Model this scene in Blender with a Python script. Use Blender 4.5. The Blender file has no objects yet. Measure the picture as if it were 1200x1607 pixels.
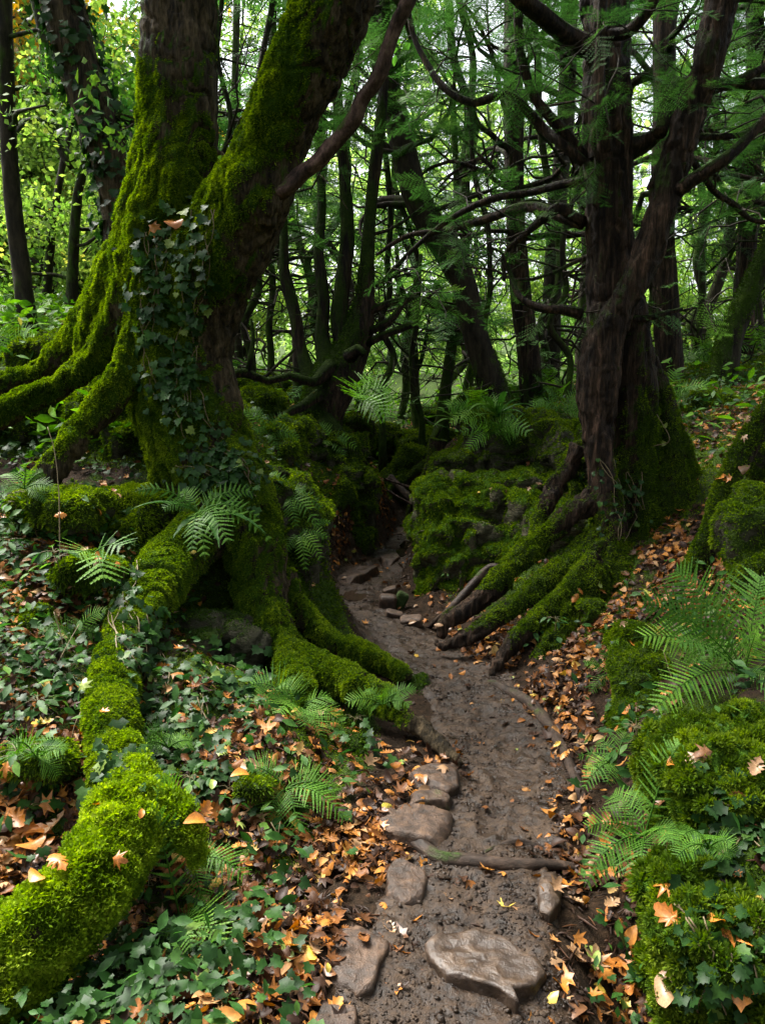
import bpy, math, random
import numpy as np
from mathutils import Vector, Matrix
from mathutils.bvhtree import BVHTree

sc = bpy.context.scene
COL = sc.collection
F = 1250.0
TH = math.atan(203.5 / 1250.0)
CAM = np.array([0.0, 0.0, 1.6])
FW = np.array([0, math.cos(TH), -math.sin(TH)])
UP = np.array([0, math.sin(TH), math.cos(TH)])
RT = np.array([1.0, 0, 0])

def rdir(px, py):
    return RT * ((px - 600) / F) + UP * ((803.5 - py) / F) + FW
def P(px, py, Y):
    d = rdir(px, py)
    return CAM + d * (Y / d[1])
def PZ(px, py, z):
    d = rdir(px, py)
    return CAM + d * ((z - CAM[2]) / d[2])
def proj(p):
    q = np.asarray(p) - CAM
    w = q @ FW
    w = np.where(w > 0.05, w, 0.05)
    return 600 + F * (q @ RT) / w, 803.5 - F * (q @ UP) / w

# ---------------------------------------------------------------- noise
def _hash(ix, iy, iz, seed):
    h = (ix.astype(np.uint32) * np.uint32(374761393) + iy.astype(np.uint32) * np.uint32(668265263)
         + iz.astype(np.uint32) * np.uint32(2147483647 - 77) + np.uint32((seed * 1013904223) & 0xffffffff))
    h = (h ^ (h >> np.uint32(13))) * np.uint32(1274126177)
    h = h ^ (h >> np.uint32(16))
    h = h * np.uint32(2246822519)
    h = h ^ (h >> np.uint32(15))
    return (h & np.uint32(0xffffff)).astype(np.float64) / float(0xffffff)
def vnoise(p, seed=0):
    """value noise in -1..1"""
    p = np.asarray(p, float)
    i = np.floor(p).astype(np.int64)
    f = p - i
    u = f * f * (3 - 2 * f)
    i = i.astype(np.int32)
    out = 0
    for dx in (0, 1):
        wx = u[:, 0] if dx else 1 - u[:, 0]
        for dy in (0, 1):
            wy = u[:, 1] if dy else 1 - u[:, 1]
            for dz in (0, 1):
                wz = u[:, 2] if dz else 1 - u[:, 2]
                out = out + wx * wy * wz * _hash(i[:, 0] + dx, i[:, 1] + dy, i[:, 2] + dz, seed)
    return out * 2 - 1
def fbm(p, oct=4, seed=0, gain=0.5, lac=2.03):
    p = np.asarray(p, float)
    a, s, o = 1.0, 0.0, 0.0
    for k in range(oct):
        s = s + a * vnoise(p + 17.3 * k, seed + k)
        o += a
        p = p * lac
        a *= gain
    return s / o
def ridged(p, oct=4, seed=0):
    p = np.asarray(p, float)
    a, s, o = 1.0, 0.0, 0.0
    for k in range(oct):
        s = s + a * (1 - np.abs(vnoise(p + 9.1 * k, seed + k)) * 2)
        o += a
        p = p * 2.1
        a *= 0.5
    return s / o
def sstep(a, b, x):
    t = np.clip((x - a) / (b - a), 0, 1)
    return t * t * (3 - 2 * t)

# ---------------------------------------------------------------- mesh helpers
def normalize(v):
    v = np.asarray(v, float)
    n = np.linalg.norm(v, axis=-1, keepdims=True)
    return v / np.maximum(n, 1e-9)

class M:
    """triangle / quad soup with per-vertex attributes"""
    def __init__(s):
        s.v = []; s.f = []; s.n = 0; s.at = {}
    def add(s, v, f, **attrs):
        v = np.asarray(v, float).reshape(-1, 3)
        f = np.asarray(f, int)
        if len(v) == 0: return
        if f.shape[1] == 4:
            f = np.concatenate([f[:, [0, 1, 2]], f[:, [0, 2, 3]]])
        s.v.append(v); s.f.append(f + s.n)
        for k in set(s.at) | set(attrs):
            a = attrs.get(k, 0.0)
            a = np.full(len(v), a, float) if np.isscalar(a) else np.asarray(a, float)
            if k not in s.at:
                s.at[k] = [np.zeros(s.n)] if s.n else []
            s.at[k].append(a)
        s.n += len(v)
    def arrays(s):
        return np.concatenate(s.v), np.concatenate(s.f)
    def attrs(s):
        return {k: np.concatenate(a) for k, a in s.at.items()}

def mesh_data(name, v, f, mat, attrs=None, smooth=True, loc=(0, 0, 0)):
    v = np.asarray(v, float) - np.asarray(loc, float)
    f = np.asarray(f, int)
    me = bpy.data.meshes.new(name)
    k = f.shape[1]
    me.vertices.add(len(v))
    me.vertices.foreach_set("co", v.astype(np.float32).ravel())
    me.loops.add(f.size)
    me.loops.foreach_set("vertex_index", f.astype(np.int32).ravel())
    me.polygons.add(len(f))
    me.polygons.foreach_set("loop_start", (np.arange(len(f)) * k).astype(np.int32))
    me.polygons.foreach_set("use_smooth", np.full(len(f), smooth, bool))
    if attrs:
        for n, a in attrs.items():
            at = me.attributes.new(n, 'FLOAT', 'POINT')
            at.data.foreach_set("value", np.asarray(a, np.float32))
    me.materials.append(mat)
    me.update(calc_edges=True)
    return me
def mk(name, m, mat, parent=None, smooth=True, attrs=None):
    """link one mesh object; world-space verts; parent given = part of that thing"""
    if isinstance(m, M):
        v, f = m.arrays(); a = m.attrs()
    else:
        v, f = m; a = attrs
    loc = np.array(parent['_loc']) if parent is not None and '_loc' in parent else np.zeros(3)
    me = mesh_data(name, v, f, mat, a, smooth, loc)
    o = bpy.data.objects.new(name, me)
    COL.objects.link(o)
    if parent is not None:
        o.parent = parent
        o['_loc'] = [float(x) for x in loc]
    return o
def tag(o, label=None, cat=None, group=None, kind=None):
    if label: o['label'] = label
    if cat: o['category'] = cat
    if group: o['group'] = group
    if kind: o['kind'] = kind
    return o
def thing(name, loc, label, cat, group=None):
    o = bpy.data.objects.new(name, None)
    o.empty_display_size = 0.1
    o.location = [float(x) for x in loc]
    o['_loc'] = [float(x) for x in loc]
    COL.objects.link(o)
    return tag(o, label, cat, group)
def copy_tree(o, loc, rz=0.0, sc_=1.0, label=None, group=None):
    c = o.copy(); COL.objects.link(c)
    c.location = [float(x) for x in loc]; c.rotation_euler = (0, 0, rz); c.scale = (sc_, sc_, sc_)
    if label: c['label'] = label
    if group: c['group'] = group
    for ch in list(o.children):
        d = ch.copy(); COL.objects.link(d); d.parent = c
        for g in list(ch.children):
            e = g.copy(); COL.objects.link(e); e.parent = d
    return c

def catmull(pts, step):
    """resample control rows (x,y,z,r,...) with a Catmull-Rom spline at about `step`"""
    p = np.asarray(pts, float)
    if len(p) < 3:
        n = max(2, int(np.linalg.norm(p[-1, :3] - p[0, :3]) / step) + 1)
        t = np.linspace(0, 1, n)[:, None]
        return p[0] * (1 - t) + p[-1] * t
    q = np.vstack([2 * p[0] - p[1], p, 2 * p[-1] - p[-2]])
    out = []
    for i in range(1, len(q) - 2):
        n = max(1, int(np.linalg.norm(q[i + 1, :3] - q[i, :3]) / step))
        t = (np.arange(n) / n)[:, None]
        out.append(0.5 * ((2 * q[i]) + (-q[i - 1] + q[i + 1]) * t + (2 * q[i - 1] - 5 * q[i] + 4 * q[i + 1] - q[i + 2]) * t ** 2
                          + (-q[i - 1] + 3 * q[i] - 3 * q[i + 1] + q[i + 2]) * t ** 3))
    out.append(q[-2][None])
    return np.vstack(out)

def sweep(C, R, nseg=12, flute=0.0, fk=3.0, bump=0.0, bk=10.0, seed=0, cap=True, wob=0.0, tw=0.0, flat=None):
    """tube along C (n,3) radii R; returns v,f(quads+cap as quads degenerate->tris)"""
    C = np.asarray(C, float).copy(); R = np.asarray(R, float)
    n = len(C)
    if wob:
        s = np.arange(n) * 0.35
        C[:, 0] += wob * vnoise(np.c_[s, s * 0, s * 0 + seed], seed)
        C[:, 1] += wob * vnoise(np.c_[s, s * 0 + 5, s * 0 + seed], seed)
        C[:, 2] += 0.5 * wob * vnoise(np.c_[s, s * 0 + 9, s * 0 + seed], seed)
    T = normalize(np.gradient(C, axis=0))
    a = np.array([0, 0, 1.0]) if abs(T[0, 2]) < 0.9 else np.array([1.0, 0, 0])
    u = normalize(np.cross(T[0], a))
    U = np.zeros_like(C); U[0] = u
    for i in range(1, n):
        u = U[i - 1] - T[i] * np.dot(U[i - 1], T[i])
        U[i] = u / max(np.linalg.norm(u), 1e-9)
    W = np.cross(T, U)
    th = np.linspace(0, 2 * np.pi, nseg, endpoint=False)
    s = np.concatenate([[0], np.cumsum(np.linalg.norm(np.diff(C, axis=0), axis=1))])
    TT, SS = np.meshgrid(th, s)
    TT2 = TT + tw * SS
    rr = np.repeat(R[:, None], nseg, 1)
    g = np.c_[np.cos(TT2).ravel(), np.sin(TT2).ravel(), SS.ravel()]
    if flute:
        rr = rr * (1 + flute * fbm(g * [fk, fk, 0.8], 3, seed).reshape(n, nseg))
    if bump:
        rr = rr + bump * fbm(np.c_[g[:, 0] * bk * 0.4, g[:, 1] * bk * 0.4, g[:, 2] * bk], 3, seed + 7).reshape(n, nseg)
    fx = 1.0 if flat is None else flat
    v = C[:, None, :] + rr[..., None] * (np.cos(TT)[..., None] * U[:, None, :] + fx * np.sin(TT)[..., None] * W[:, None, :])
    v = v.reshape(-1, 3)
    i = np.arange(n - 1)[:, None] * nseg
    j = np.arange(nseg)[None, :]
    j2 = (j + 1) % nseg
    f = np.stack([i + j, i + j2, i + nseg + j2, i + nseg + j], -1).reshape(-1, 4)
    if cap:
        k = len(v)
        v = np.vstack([v, C[0], C[-1]])
        b = (n - 1) * nseg
        jj = np.arange(nseg); jn = (jj + 1) % nseg
        f = np.vstack([f, np.c_[jn, jj, np.full(nseg, k), np.full(nseg, k)], np.c_[b + jj, b + jn, np.full(nseg, k + 1), np.full(nseg, k + 1)]])
    return v, f
def tris(f):
    f = np.asarray(f)
    if f.shape[1] == 3: return f
    t = np.concatenate([f[:, [0, 1, 2]], f[:, [0, 2, 3]]])
    return t[(t[:, 0] != t[:, 1]) & (t[:, 1] != t[:, 2]) & (t[:, 0] != t[:, 2])]

def pxtube(rows, step=0.05, **kw):
    """rows of (px, py, depth, width in px)"""
    pts = []
    for r in rows:
        p = P(r[0], r[1], r[2])
        pts.append([*p, max(r[3], 0.5) * 0.5 * r[2] / F])
    q = catmull(pts, step)
    return sweep(q[:, :3], np.maximum(q[:, 3], 0.002), **kw)

def remesh(parts, voxel, smooth=3, name='tmp'):
    m = M()
    for v, f in parts: m.add(v, tris(f))
    v, f = m.arrays()
    me = bpy.data.meshes.new(name)
    me.vertices.add(len(v)); me.vertices.foreach_set("co", v.astype(np.float32).ravel())
    me.loops.add(f.size); me.loops.foreach_set("vertex_index", f.astype(np.int32).ravel())
    me.polygons.add(len(f)); me.polygons.foreach_set("loop_start", (np.arange(len(f)) * 3).astype(np.int32))
    me.update(calc_edges=True)
    o = bpy.data.objects.new(name, me); COL.objects.link(o)
    r = o.modifiers.new('r', 'REMESH'); r.mode = 'VOXEL'; r.voxel_size = voxel
    if smooth:
        s = o.modifiers.new('s', 'SMOOTH'); s.iterations = smooth; s.factor = 0.5
    dg = bpy.context.evaluated_depsgraph_get()
    dg.update()
    e = o.evaluated_get(dg).to_mesh()
    V = np.empty(len(e.vertices) * 3, np.float32); e.vertices.foreach_get("co", V)
    e.calc_loop_triangles()
    T = np.empty(len(e.loop_triangles) * 3, np.int32); e.loop_triangles.foreach_get("vertices", T)
    V = V.reshape(-1, 3).astype(float).copy(); T = T.reshape(-1, 3).astype(int).copy()
    o.evaluated_get(dg).to_mesh_clear()
    bpy.data.objects.remove(o); bpy.data.meshes.remove(me)
    return V, T
def vnormals(v, f):
    fn = np.cross(v[f[:, 1]] - v[f[:, 0]], v[f[:, 2]] - v[f[:, 0]])
    n = np.zeros_like(v)
    for k in range(3):
        for c in range(3):
            n[:, c] += np.bincount(f[:, k], weights=fn[:, c], minlength=len(v))
    return normalize(n)
def sample(v, f, n, rng, wv=None):
    """n random points of a triangle mesh (weighted by vertex weights): points, normals, weight"""
    a = v[f[:, 0]]; b = v[f[:, 1]]; c = v[f[:, 2]]
    cr = np.cross(b - a, c - a)
    ar = np.linalg.norm(cr, axis=1)
    w = ar if wv is None else ar * wv[f].mean(1)
    if w.sum() <= 0: return np.zeros((0, 3)), np.zeros((0, 3))
    i = rng.choice(len(f), n, p=w / w.sum())
    r1 = np.sqrt(rng.random(n)); r2 = rng.random(n)
    p = (1 - r1)[:, None] * a[i] + (r1 * (1 - r2))[:, None] * b[i] + (r1 * r2)[:, None] * c[i]
    vn = vnormals(v, f)
    nn = normalize(vn[f[i]].mean(1))
    return p, nn
def area(v, f, wv=None):
    ar = 0.5 * np.linalg.norm(np.cross(v[f[:, 1]] - v[f[:, 0]], v[f[:, 2]] - v[f[:, 0]]), axis=1)
    return float((ar if wv is None else ar * wv[f].mean(1)).sum())

def frames(nrm, tip):
    """rotation matrices: x side, y tip (orthogonal to normal), z normal"""
    z = normalize(nrm)
    y = tip - z * (tip * z).sum(1, keepdims=True)
    y = normalize(y + 1e-6)
    x = np.cross(y, z)
    return np.stack([x, y, z], -1)
def inst(arch, pos, rot, scale, rnd=None):
    """many copies of an archetype (v,f) -> v, f, rnd per vertex"""
    av, af = arch[0], tris(arch[1])
    n = len(pos)
    scale = np.asarray(scale, float)
    if scale.ndim == 1: scale = scale[:, None]
    sv = av[None] * scale[:, None, :]
    v = np.einsum('nij,nkj->nki', rot, sv) + pos[:, None, :]
    f = af[None] + (np.arange(n) * len(av))[:, None, None]
    r = np.zeros(n) if rnd is None else rnd
    rr = np.repeat(r, len(av))
    if len(arch) > 2: rr = np.clip(rr + np.tile(arch[2], n), 0, 1)
    return v.reshape(-1, 3), f.reshape(-1, 3), rr

def blades(p, n, L, W, rng, up=0.3, spread=0.7, droop=0.0, bias=None):
    """little two-triangle leaves standing out of a surface; returns v,f,rnd"""
    k = len(p)
    d = normalize(n + spread * rng.normal(size=(k, 3)) + np.array([0, 0, up]))
    L = L * rng.uniform(0.55, 1.3, k)
    if bias is not None: L = L * bias
    side = normalize(np.cross(d, rng.normal(size=(k, 3))))
    w = (W * rng.uniform(0.7, 1.3, k))[:, None]
    mid = p + d * (L * 0.55)[:, None]
    tip = p + d * L[:, None] + np.array([0, 0, -1]) * (L * droop)[:, None] + side * 0.0
    base = p - n * 0.003
    v = np.stack([base, mid + side * w, tip, mid - side * w], 1).reshape(-1, 3)
    i = np.arange(k)[:, None] * 4
    f = np.concatenate([i + [0, 1, 2], i + [0, 2, 3]])
    # tint: clumps + jitter
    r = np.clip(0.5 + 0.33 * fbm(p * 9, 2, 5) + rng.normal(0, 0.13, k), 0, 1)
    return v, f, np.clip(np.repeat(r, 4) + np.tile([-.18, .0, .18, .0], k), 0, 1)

def shoots(p, n, L, rng, arch, up=0.3, spread=0.5, droop=0.3, clump=0.5):
    """instanced moss shoots on a surface"""
    k = len(p)
    d = normalize(n + spread * rng.normal(size=(k, 3)) + np.array([0, 0, up]) - np.array([0, 0, droop]) * (1 - n[:, 2:3]))
    side = normalize(np.cross(d, rng.normal(size=(k, 3))))
    R = np.stack([side, d, np.cross(side, d)], -1)
    s = L * rng.uniform(.6, 1.3, k) * np.clip(1 + clump * fbm(p * 24, 2, 31), .35, 1.7)
    r = np.clip(.5 + .42 * fbm(p * 14, 2, 5) + rng.normal(0, .12, k), 0, 1)
    return inst(arch, p - n * .002, R, s, r)
def shoot_arch(nl, seed, wide=.16, open_=.75, ll=.45):
    r = np.random.default_rng(seed); V = []; Fc = []
    for i in range(nl):
        t = .15 + .8 * i / nl; a = i * 2.4 + r.uniform(-.3, .3)
        c = np.array([.06 * math.sin(t * 5), t, -.10 * t * t])
        d = np.array([math.cos(a) * open_, .55, math.sin(a) * open_]); d /= np.linalg.norm(d)
        s = np.cross(d, [math.sin(a), .3, -math.cos(a)]); s = s / np.linalg.norm(s) * wide
        L = ll * (1.1 - .4 * t); k = len(V)
        V += [c, c + d * L * .5 + s, c + d * L + [0, -.05, 0], c + d * L * .5 - s]
        Fc += [[k, k + 1, k + 2], [k, k + 2, k + 3]]
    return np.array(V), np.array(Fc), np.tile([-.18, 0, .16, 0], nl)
SH_FEATHER = shoot_arch(9, 1, .10, .8, .55)
SH_STAR = shoot_arch(11, 2, .085, 1.1, .5)

def tuft_arch(nl, seed):
    r = np.random.default_rng(seed); V = []; Fc = []
    for i in range(nl):
        z = 1 - (i + .5) / nl * 1.15; a = i * 2.39996; q = math.sqrt(max(0, 1 - z * z))
        d = np.array([q * math.cos(a), z, q * math.sin(a)]) + r.normal(size=3) * .13; d /= np.linalg.norm(d)
        s = normalize(np.cross(d, r.normal(size=3))) * .11
        c = d * .35; k = len(V); L = r.uniform(.5, .8)
        V += [c, c + d * L * .55 + s, c + d * L, c + d * L * .55 - s]
        Fc += [[k, k + 1, k + 2], [k, k + 2, k + 3]]
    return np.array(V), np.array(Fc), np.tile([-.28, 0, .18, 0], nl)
TUFT = tuft_arch(46, 4)
EXPOSURE = 2.35
FAR_YEW = [(-60, 15, 0), (330, 18, 1), (860, 18, 2), (1120, 15.5, 3), (480, 26, 1)]
SHADE_YEW = [(3.6, 2.0), (2.2, -2.0), (-2.4, -3.2), (5.6, -1.5), (0.2, -5.0)]  # unseen yews added round the camera to cut the open sky light
FAR_BROAD = [(-100, 16), (20, 18), (90, 14), (180, 17), (-150, 24), (1260, 22), (1400, 24), (400, 33), (620, 34), (760, 33), (980, 33), (250, 30), (1100, 31), (60, 25), (320, 27), (540, 30), (900, 30)]
FAR_BUSH = [(30, 12.5), (110, 12), (-40, 13), (170, 14), (300, 19), (380, 22), (560, 30), (700, 29), (980, 25), (1090, 18), (1180, 17), (1260, 17), (220, 24), (850, 30)]
# ---------------------------------------------------------------- materials
def newmat(name):
    m = bpy.data.materials.new(name); m.use_nodes = True
    nt = m.node_tree
    for n in list(nt.nodes): nt.nodes.remove(n)
    return m, nt, nt.nodes, nt.links
def ramp(nd, stops, interp='LINEAR'):
    r = nd.new('ShaderNodeValToRGB'); r.color_ramp.interpolation = interp
    e = r.color_ramp.elements
    while len(e) > 1: e.remove(e[-1])
    e[0].position = stops[0][0]; e[0].color = (*stops[0][1], 1)
    for p, c in stops[1:]:
        x = e.new(p); x.color = (*c, 1)
    return r
def noise(nd, ln, vec, scale, detail=4, rough=0.55, dist=0.0):
    n = nd.new('ShaderNodeTexNoise'); n.inputs['Scale'].default_value = scale
    n.inputs['Detail'].default_value = detail; n.inputs['Roughness'].default_value = rough
    n.inputs['Distortion'].default_value = dist
    if vec is not None: ln.new(vec, n.inputs['Vector'])
    return n
def mixc(nd, ln, fac, a, b):
    m = nd.new('ShaderNodeMix'); m.data_type = 'RGBA'
    for s, x in ((0, fac), (6, a), (7, b)):
        if isinstance(x, (int, float)): m.inputs[s].default_value = x
        elif isinstance(x, tuple): m.inputs[s].default_value = (*x, 1)
        else: ln.new(x, m.inputs[s])
    return m.outputs[2]
def mth(nd, ln, op, a, b=0.0, c=None, clamp=False):
    m = nd.new('ShaderNodeMath'); m.operation = op; m.use_clamp = clamp
    for i, x in enumerate((a, b) if c is None else (a, b, c)):
        if isinstance(x, (int, float)): m.inputs[i].default_value = x
        else: ln.new(x, m.inputs[i])
    return m.outputs[0]
def attr(nd, name):
    a = nd.new('ShaderNodeAttribute'); a.attribute_name = name
    return a.outputs['Fac']

def leaf_mat(name, stops, trans=0.35, rough=0.45, spec=0.4, objrnd=False, tcol=None, vein=False):
    m, nt, nd, ln = newmat(name)
    fac = attr(nd, 'rnd')
    if objrnd:
        oi = nd.new('ShaderNodeObjectInfo')
        fac = mth(nd, ln, 'ADD', fac, oi.outputs['Random'])
        fac = mth(nd, ln, 'FRACT', fac)
    r = ramp(nd, stops); ln.new(fac, r.inputs[0])
    col = r.outputs[0]
    tc = nd.new('ShaderNodeTexCoord')
    nz = noise(nd, ln, tc.outputs['Object'], 60 if not vein else 14, 3)
    dk = ramp(nd, [(0.3, (0.55, 0.55, 0.55)), (0.65, (1.15, 1.15, 1.15))]); ln.new(nz.outputs[0], dk.inputs[0])
    mu = nd.new('ShaderNodeMix'); mu.data_type = 'RGBA'; mu.blend_type = 'MULTIPLY'; mu.inputs[0].default_value = 0.8
    ln.new(col, mu.inputs[6]); ln.new(dk.outputs[0], mu.inputs[7]); col = mu.outputs[2]
    b = nd.new('ShaderNodeBsdfPrincipled'); ln.new(col, b.inputs['Base Color'])
    b.inputs['Roughness'].default_value = rough; b.inputs['Specular IOR Level'].default_value = spec
    out = nd.new('ShaderNodeOutputMaterial')
    if trans > 0:
        t = nd.new('ShaderNodeBsdfTranslucent')
        hs = nd.new('ShaderNodeHueSaturation'); hs.inputs['Saturation'].default_value = 1.1; hs.inputs['Value'].default_value = 1.6
        ln.new(col, hs.inputs['Color']); ln.new(hs.outputs[0], t.inputs[0])
        mx = nd.new('ShaderNodeMixShader'); mx.inputs[0].default_value = trans
        ln.new(b.outputs[0], mx.inputs[1]); ln.new(t.outputs[0], mx.inputs[2]); ln.new(mx.outputs[0], out.inputs[0])
    else:
        ln.new(b.outputs[0], out.inputs[0])
    return m

def solid_mat(name, base, moss, fine=40.0, stretch=(1, 1, 1), bump=0.5, bdist=0.01, rough=(0.6, 0.9), mossbias=0.0, spec=0.12, big=4.0):
    """bark / rock with moss where the vertex attribute 'moss' says so"""
    m, nt, nd, ln = newmat(name)
    tc = nd.new('ShaderNodeTexCoord')
    mp = nd.new('ShaderNodeMapping'); mp.inputs['Scale'].default_value = stretch
    ln.new(tc.outputs['Object'], mp.inputs[0])
    n1 = noise(nd, ln, mp.outputs[0], fine, 6, 0.65, 0.3)
    n2 = noise(nd, ln, tc.outputs['Object'], big, 4, 0.6)
    n5 = noise(nd, ln, mp.outputs[0], fine * 3.1, 5, 0.75, 0.2)
    mixn = mth(nd, ln, 'MULTIPLY_ADD', n1.outputs[0], 0.55, mth(nd, ln, 'MULTIPLY_ADD', n5.outputs[0], 0.3, mth(nd, ln, 'MULTIPLY', n2.outputs[0], 0.15)))
    mixn = mth(nd, ln, 'MULTIPLY_ADD', mth(nd, ln, 'SUBTRACT', mixn, 0.5), 1.45, 0.5)
    r = ramp(nd, base); ln.new(mixn, r.inputs[0])
    n3 = noise(nd, ln, tc.outputs['Object'], 55, 4, 0.7)
    n4 = noise(nd, ln, tc.outputs['Object'], 7, 3, 0.6)
    mm = mth(nd, ln, 'MULTIPLY_ADD', n3.outputs[0], 0.5, mth(nd, ln, 'MULTIPLY', n4.outputs[0], 0.5))
    mr = ramp(nd, moss); ln.new(mm, mr.inputs[0])
    a = attr(nd, 'moss')
    a = mth(nd, ln, 'ADD', a, mth(nd, ln, 'MULTIPLY', mth(nd, ln, 'SUBTRACT', n1.outputs[0], 0.5), 1.4))
    a = mth(nd, ln, 'ADD', a, mossbias)
    sm = nd.new('ShaderNodeMapRange'); sm.interpolation_type = 'SMOOTHSTEP'
    sm.inputs['From Min'].default_value = 0.3; sm.inputs['From Max'].default_value = 0.6
    ln.new(a, sm.inputs[0])
    col = mixc(nd, ln, sm.outputs[0], r.outputs[0], mr.outputs[0])
    b = nd.new('ShaderNodeBsdfPrincipled'); ln.new(col, b.inputs['Base Color'])
    b.inputs['Specular IOR Level'].default_value = spec
    rg = nd.new('ShaderNodeMapRange'); rg.inputs['From Min'].default_value = 0.3; rg.inputs['From Max'].default_value = 0.7
    rg.inputs['To Min'].default_value = rough[0]; rg.inputs['To Max'].default_value = rough[1]
    ln.new(n2.outputs[0], rg.inputs[0])
    rg2 = mth(nd, ln, 'MAXIMUM', rg.outputs[0], mth(nd, ln, 'MULTIPLY', sm.outputs[0], 0.95)); ln.new(rg2, b.inputs['Roughness'])
    h = mth(nd, ln, 'ADD', mth(nd, ln, 'MULTIPLY_ADD', n5.outputs[0], 0.5, n1.outputs[0]), mth(nd, ln, 'MULTIPLY', mth(nd, ln, 'MULTIPLY', n3.outputs[0], sm.outputs[0]), 1.5))
    bp = nd.new('ShaderNodeBump'); bp.inputs['Strength'].default_value = bump; bp.inputs['Distance'].default_value = bdist
    ln.new(h, bp.inputs['Height']); ln.new(bp.outputs[0], b.inputs['Normal'])
    out = nd.new('ShaderNodeOutputMaterial'); ln.new(b.outputs[0], out.inputs[0])
    return m

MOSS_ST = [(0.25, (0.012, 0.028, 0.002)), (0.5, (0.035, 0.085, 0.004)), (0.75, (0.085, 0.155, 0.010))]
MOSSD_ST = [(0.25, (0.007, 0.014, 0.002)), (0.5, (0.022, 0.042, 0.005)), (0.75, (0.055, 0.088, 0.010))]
BARK_Y = [(0.34, (0.003, 0.002, 0.0015)), (0.47, (0.017, 0.011, 0.007)), (0.56, (0.046, 0.029, 0.018)), (0.70, (0.16, 0.092, 0.062))]
BARK_G = [(0.36, (0.006, 0.005, 0.003)), (0.47, (0.034, 0.025, 0.013)), (0.58, (0.085, 0.062, 0.034)), (0.7, (0.16, 0.12, 0.07))]
m_bark_big = solid_mat('bark_brown', BARK_G, MOSS_ST, 22, (1, 1, 0.2), 1.0, 0.045)
m_bark_yew = solid_mat('bark_yew', BARK_Y, MOSSD_ST, 22, (1, 1, 0.13), 1.0, 0.045)
m_bark_far = solid_mat('bark_far', [(0.35, (0.006, 0.005, 0.003)), (0.65, (0.035, 0.027, 0.017))], MOSSD_ST, 14, (1, 1, 0.3), 0.5, 0.02)
m_root_dark = solid_mat('root_dark', [(0.34, (0.008, 0.005, 0.003)), (0.5, (0.032, 0.020, 0.013)), (0.7, (0.095, 0.062, 0.042))], MOSSD_ST, 24, (0.5, 0.5, 1.2), 0.7, 0.01, rough=(0.55, 0.85), spec=0.25)
m_limb_pink = solid_mat('bark_pink', [(0.36, (0.010, 0.006, 0.004)), (0.5, (0.045, 0.027, 0.020)), (0.68, (0.13, 0.08, 0.062))], MOSSD_ST, 20, (1, 1, 0.5), 0.7, 0.01)
m_rock = solid_mat('rock_mossy', [(0.3, (0.015, 0.014, 0.008)), (0.5, (0.06, 0.055, 0.03)), (0.7, (0.16, 0.15, 0.10))], MOSS_ST, 12, (1, 1, 2.5), 0.8, 0.03)
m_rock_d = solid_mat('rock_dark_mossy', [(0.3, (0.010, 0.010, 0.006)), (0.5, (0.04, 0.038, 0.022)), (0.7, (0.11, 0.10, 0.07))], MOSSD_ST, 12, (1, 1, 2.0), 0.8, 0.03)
m_stone = solid_mat('stone_wet', [(0.32, (0.012, 0.008, 0.005)), (0.5, (0.036, 0.020, 0.011)), (0.7, (0.115, 0.068, 0.040))], MOSSD_ST, 16, (1, 1, 1), 0.6, 0.02, rough=(0.42, 0.7), spec=0.35, big=3)
m_stone_g = solid_mat('stone_glossy', [(0.34, (0.016, 0.009, 0.005)), (0.5, (0.036, 0.022, 0.013)), (0.68, (0.085, 0.055, 0.034))], MOSSD_ST, 14, (1, 1, 1), 0.5, 0.02, rough=(0.3, 0.6), spec=0.45, big=9)

m_moss = leaf_mat('moss_bright', [(0.0, (0.03, 0.06, 0.003)), (0.4, (0.10, 0.175, 0.006)), (0.75, (0.24, 0.34, 0.015)), (1, (0.42, 0.50, 0.06))], 0.35, 0.7, 0.06)
m_moss_tree = leaf_mat('moss_on_bark', [(0.0, (0.010, 0.028, 0.003)), (0.35, (0.045, 0.090, 0.007)), (0.7, (0.125, 0.19, 0.013)), (1, (0.26, 0.34, 0.03))], 0.35, 0.75, 0.05)
m_moss_mid = leaf_mat('moss_green', [(0.0, (0.014, 0.030, 0.003)), (0.45, (0.052, 0.098, 0.007)), (0.8, (0.13, 0.19, 0.012)), (1, (0.24, 0.33, 0.03))], 0.35, 0.75, 0.05)
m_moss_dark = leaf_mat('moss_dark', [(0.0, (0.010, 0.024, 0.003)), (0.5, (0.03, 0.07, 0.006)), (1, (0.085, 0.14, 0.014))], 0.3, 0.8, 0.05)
m_fern = leaf_mat('fern_green', [(0, (0.035, 0.10, 0.010)), (0.5, (0.075, 0.185, 0.018)), (0.93, (0.14, 0.28, 0.03)), (1, (0.24, 0.20, 0.05))], 0.35, 0.5, 0.15)
m_ivy = leaf_mat('ivy_green', [(0, (0.006, 0.022, 0.004)), (0.5, (0.016, 0.050, 0.009)), (0.85, (0.040, 0.098, 0.016)), (1, (0.12, 0.17, 0.03))], 0.25, 0.45, 0.14)
m_herb = leaf_mat('herb_green', [(0, (0.012, 0.045, 0.008)), (0.6, (0.034, 0.10, 0.016)), (1, (0.10, 0.20, 0.03))], 0.35, 0.5, 0.15)
m_stem = leaf_mat('plant_stem', [(0, (0.05, 0.07, 0.02)), (0.5, (0.12, 0.09, 0.04)), (1, (0.22, 0.17, 0.10))], 0.0, 0.6, 0.3)
DEAD = [(0.0, (0.014, 0.007, 0.004)), (0.35, (0.040, 0.018, 0.009)), (0.52, (0.12, 0.045, 0.012)), (0.66, (0.24, 0.09, 0.018)), (0.80, (0.40, 0.165, 0.03)), (0.9, (0.33, 0.21, 0.11)), (0.96, (0.48, 0.30, 0.04)), (1.0, (0.14, 0.22, 0.04))]
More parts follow.
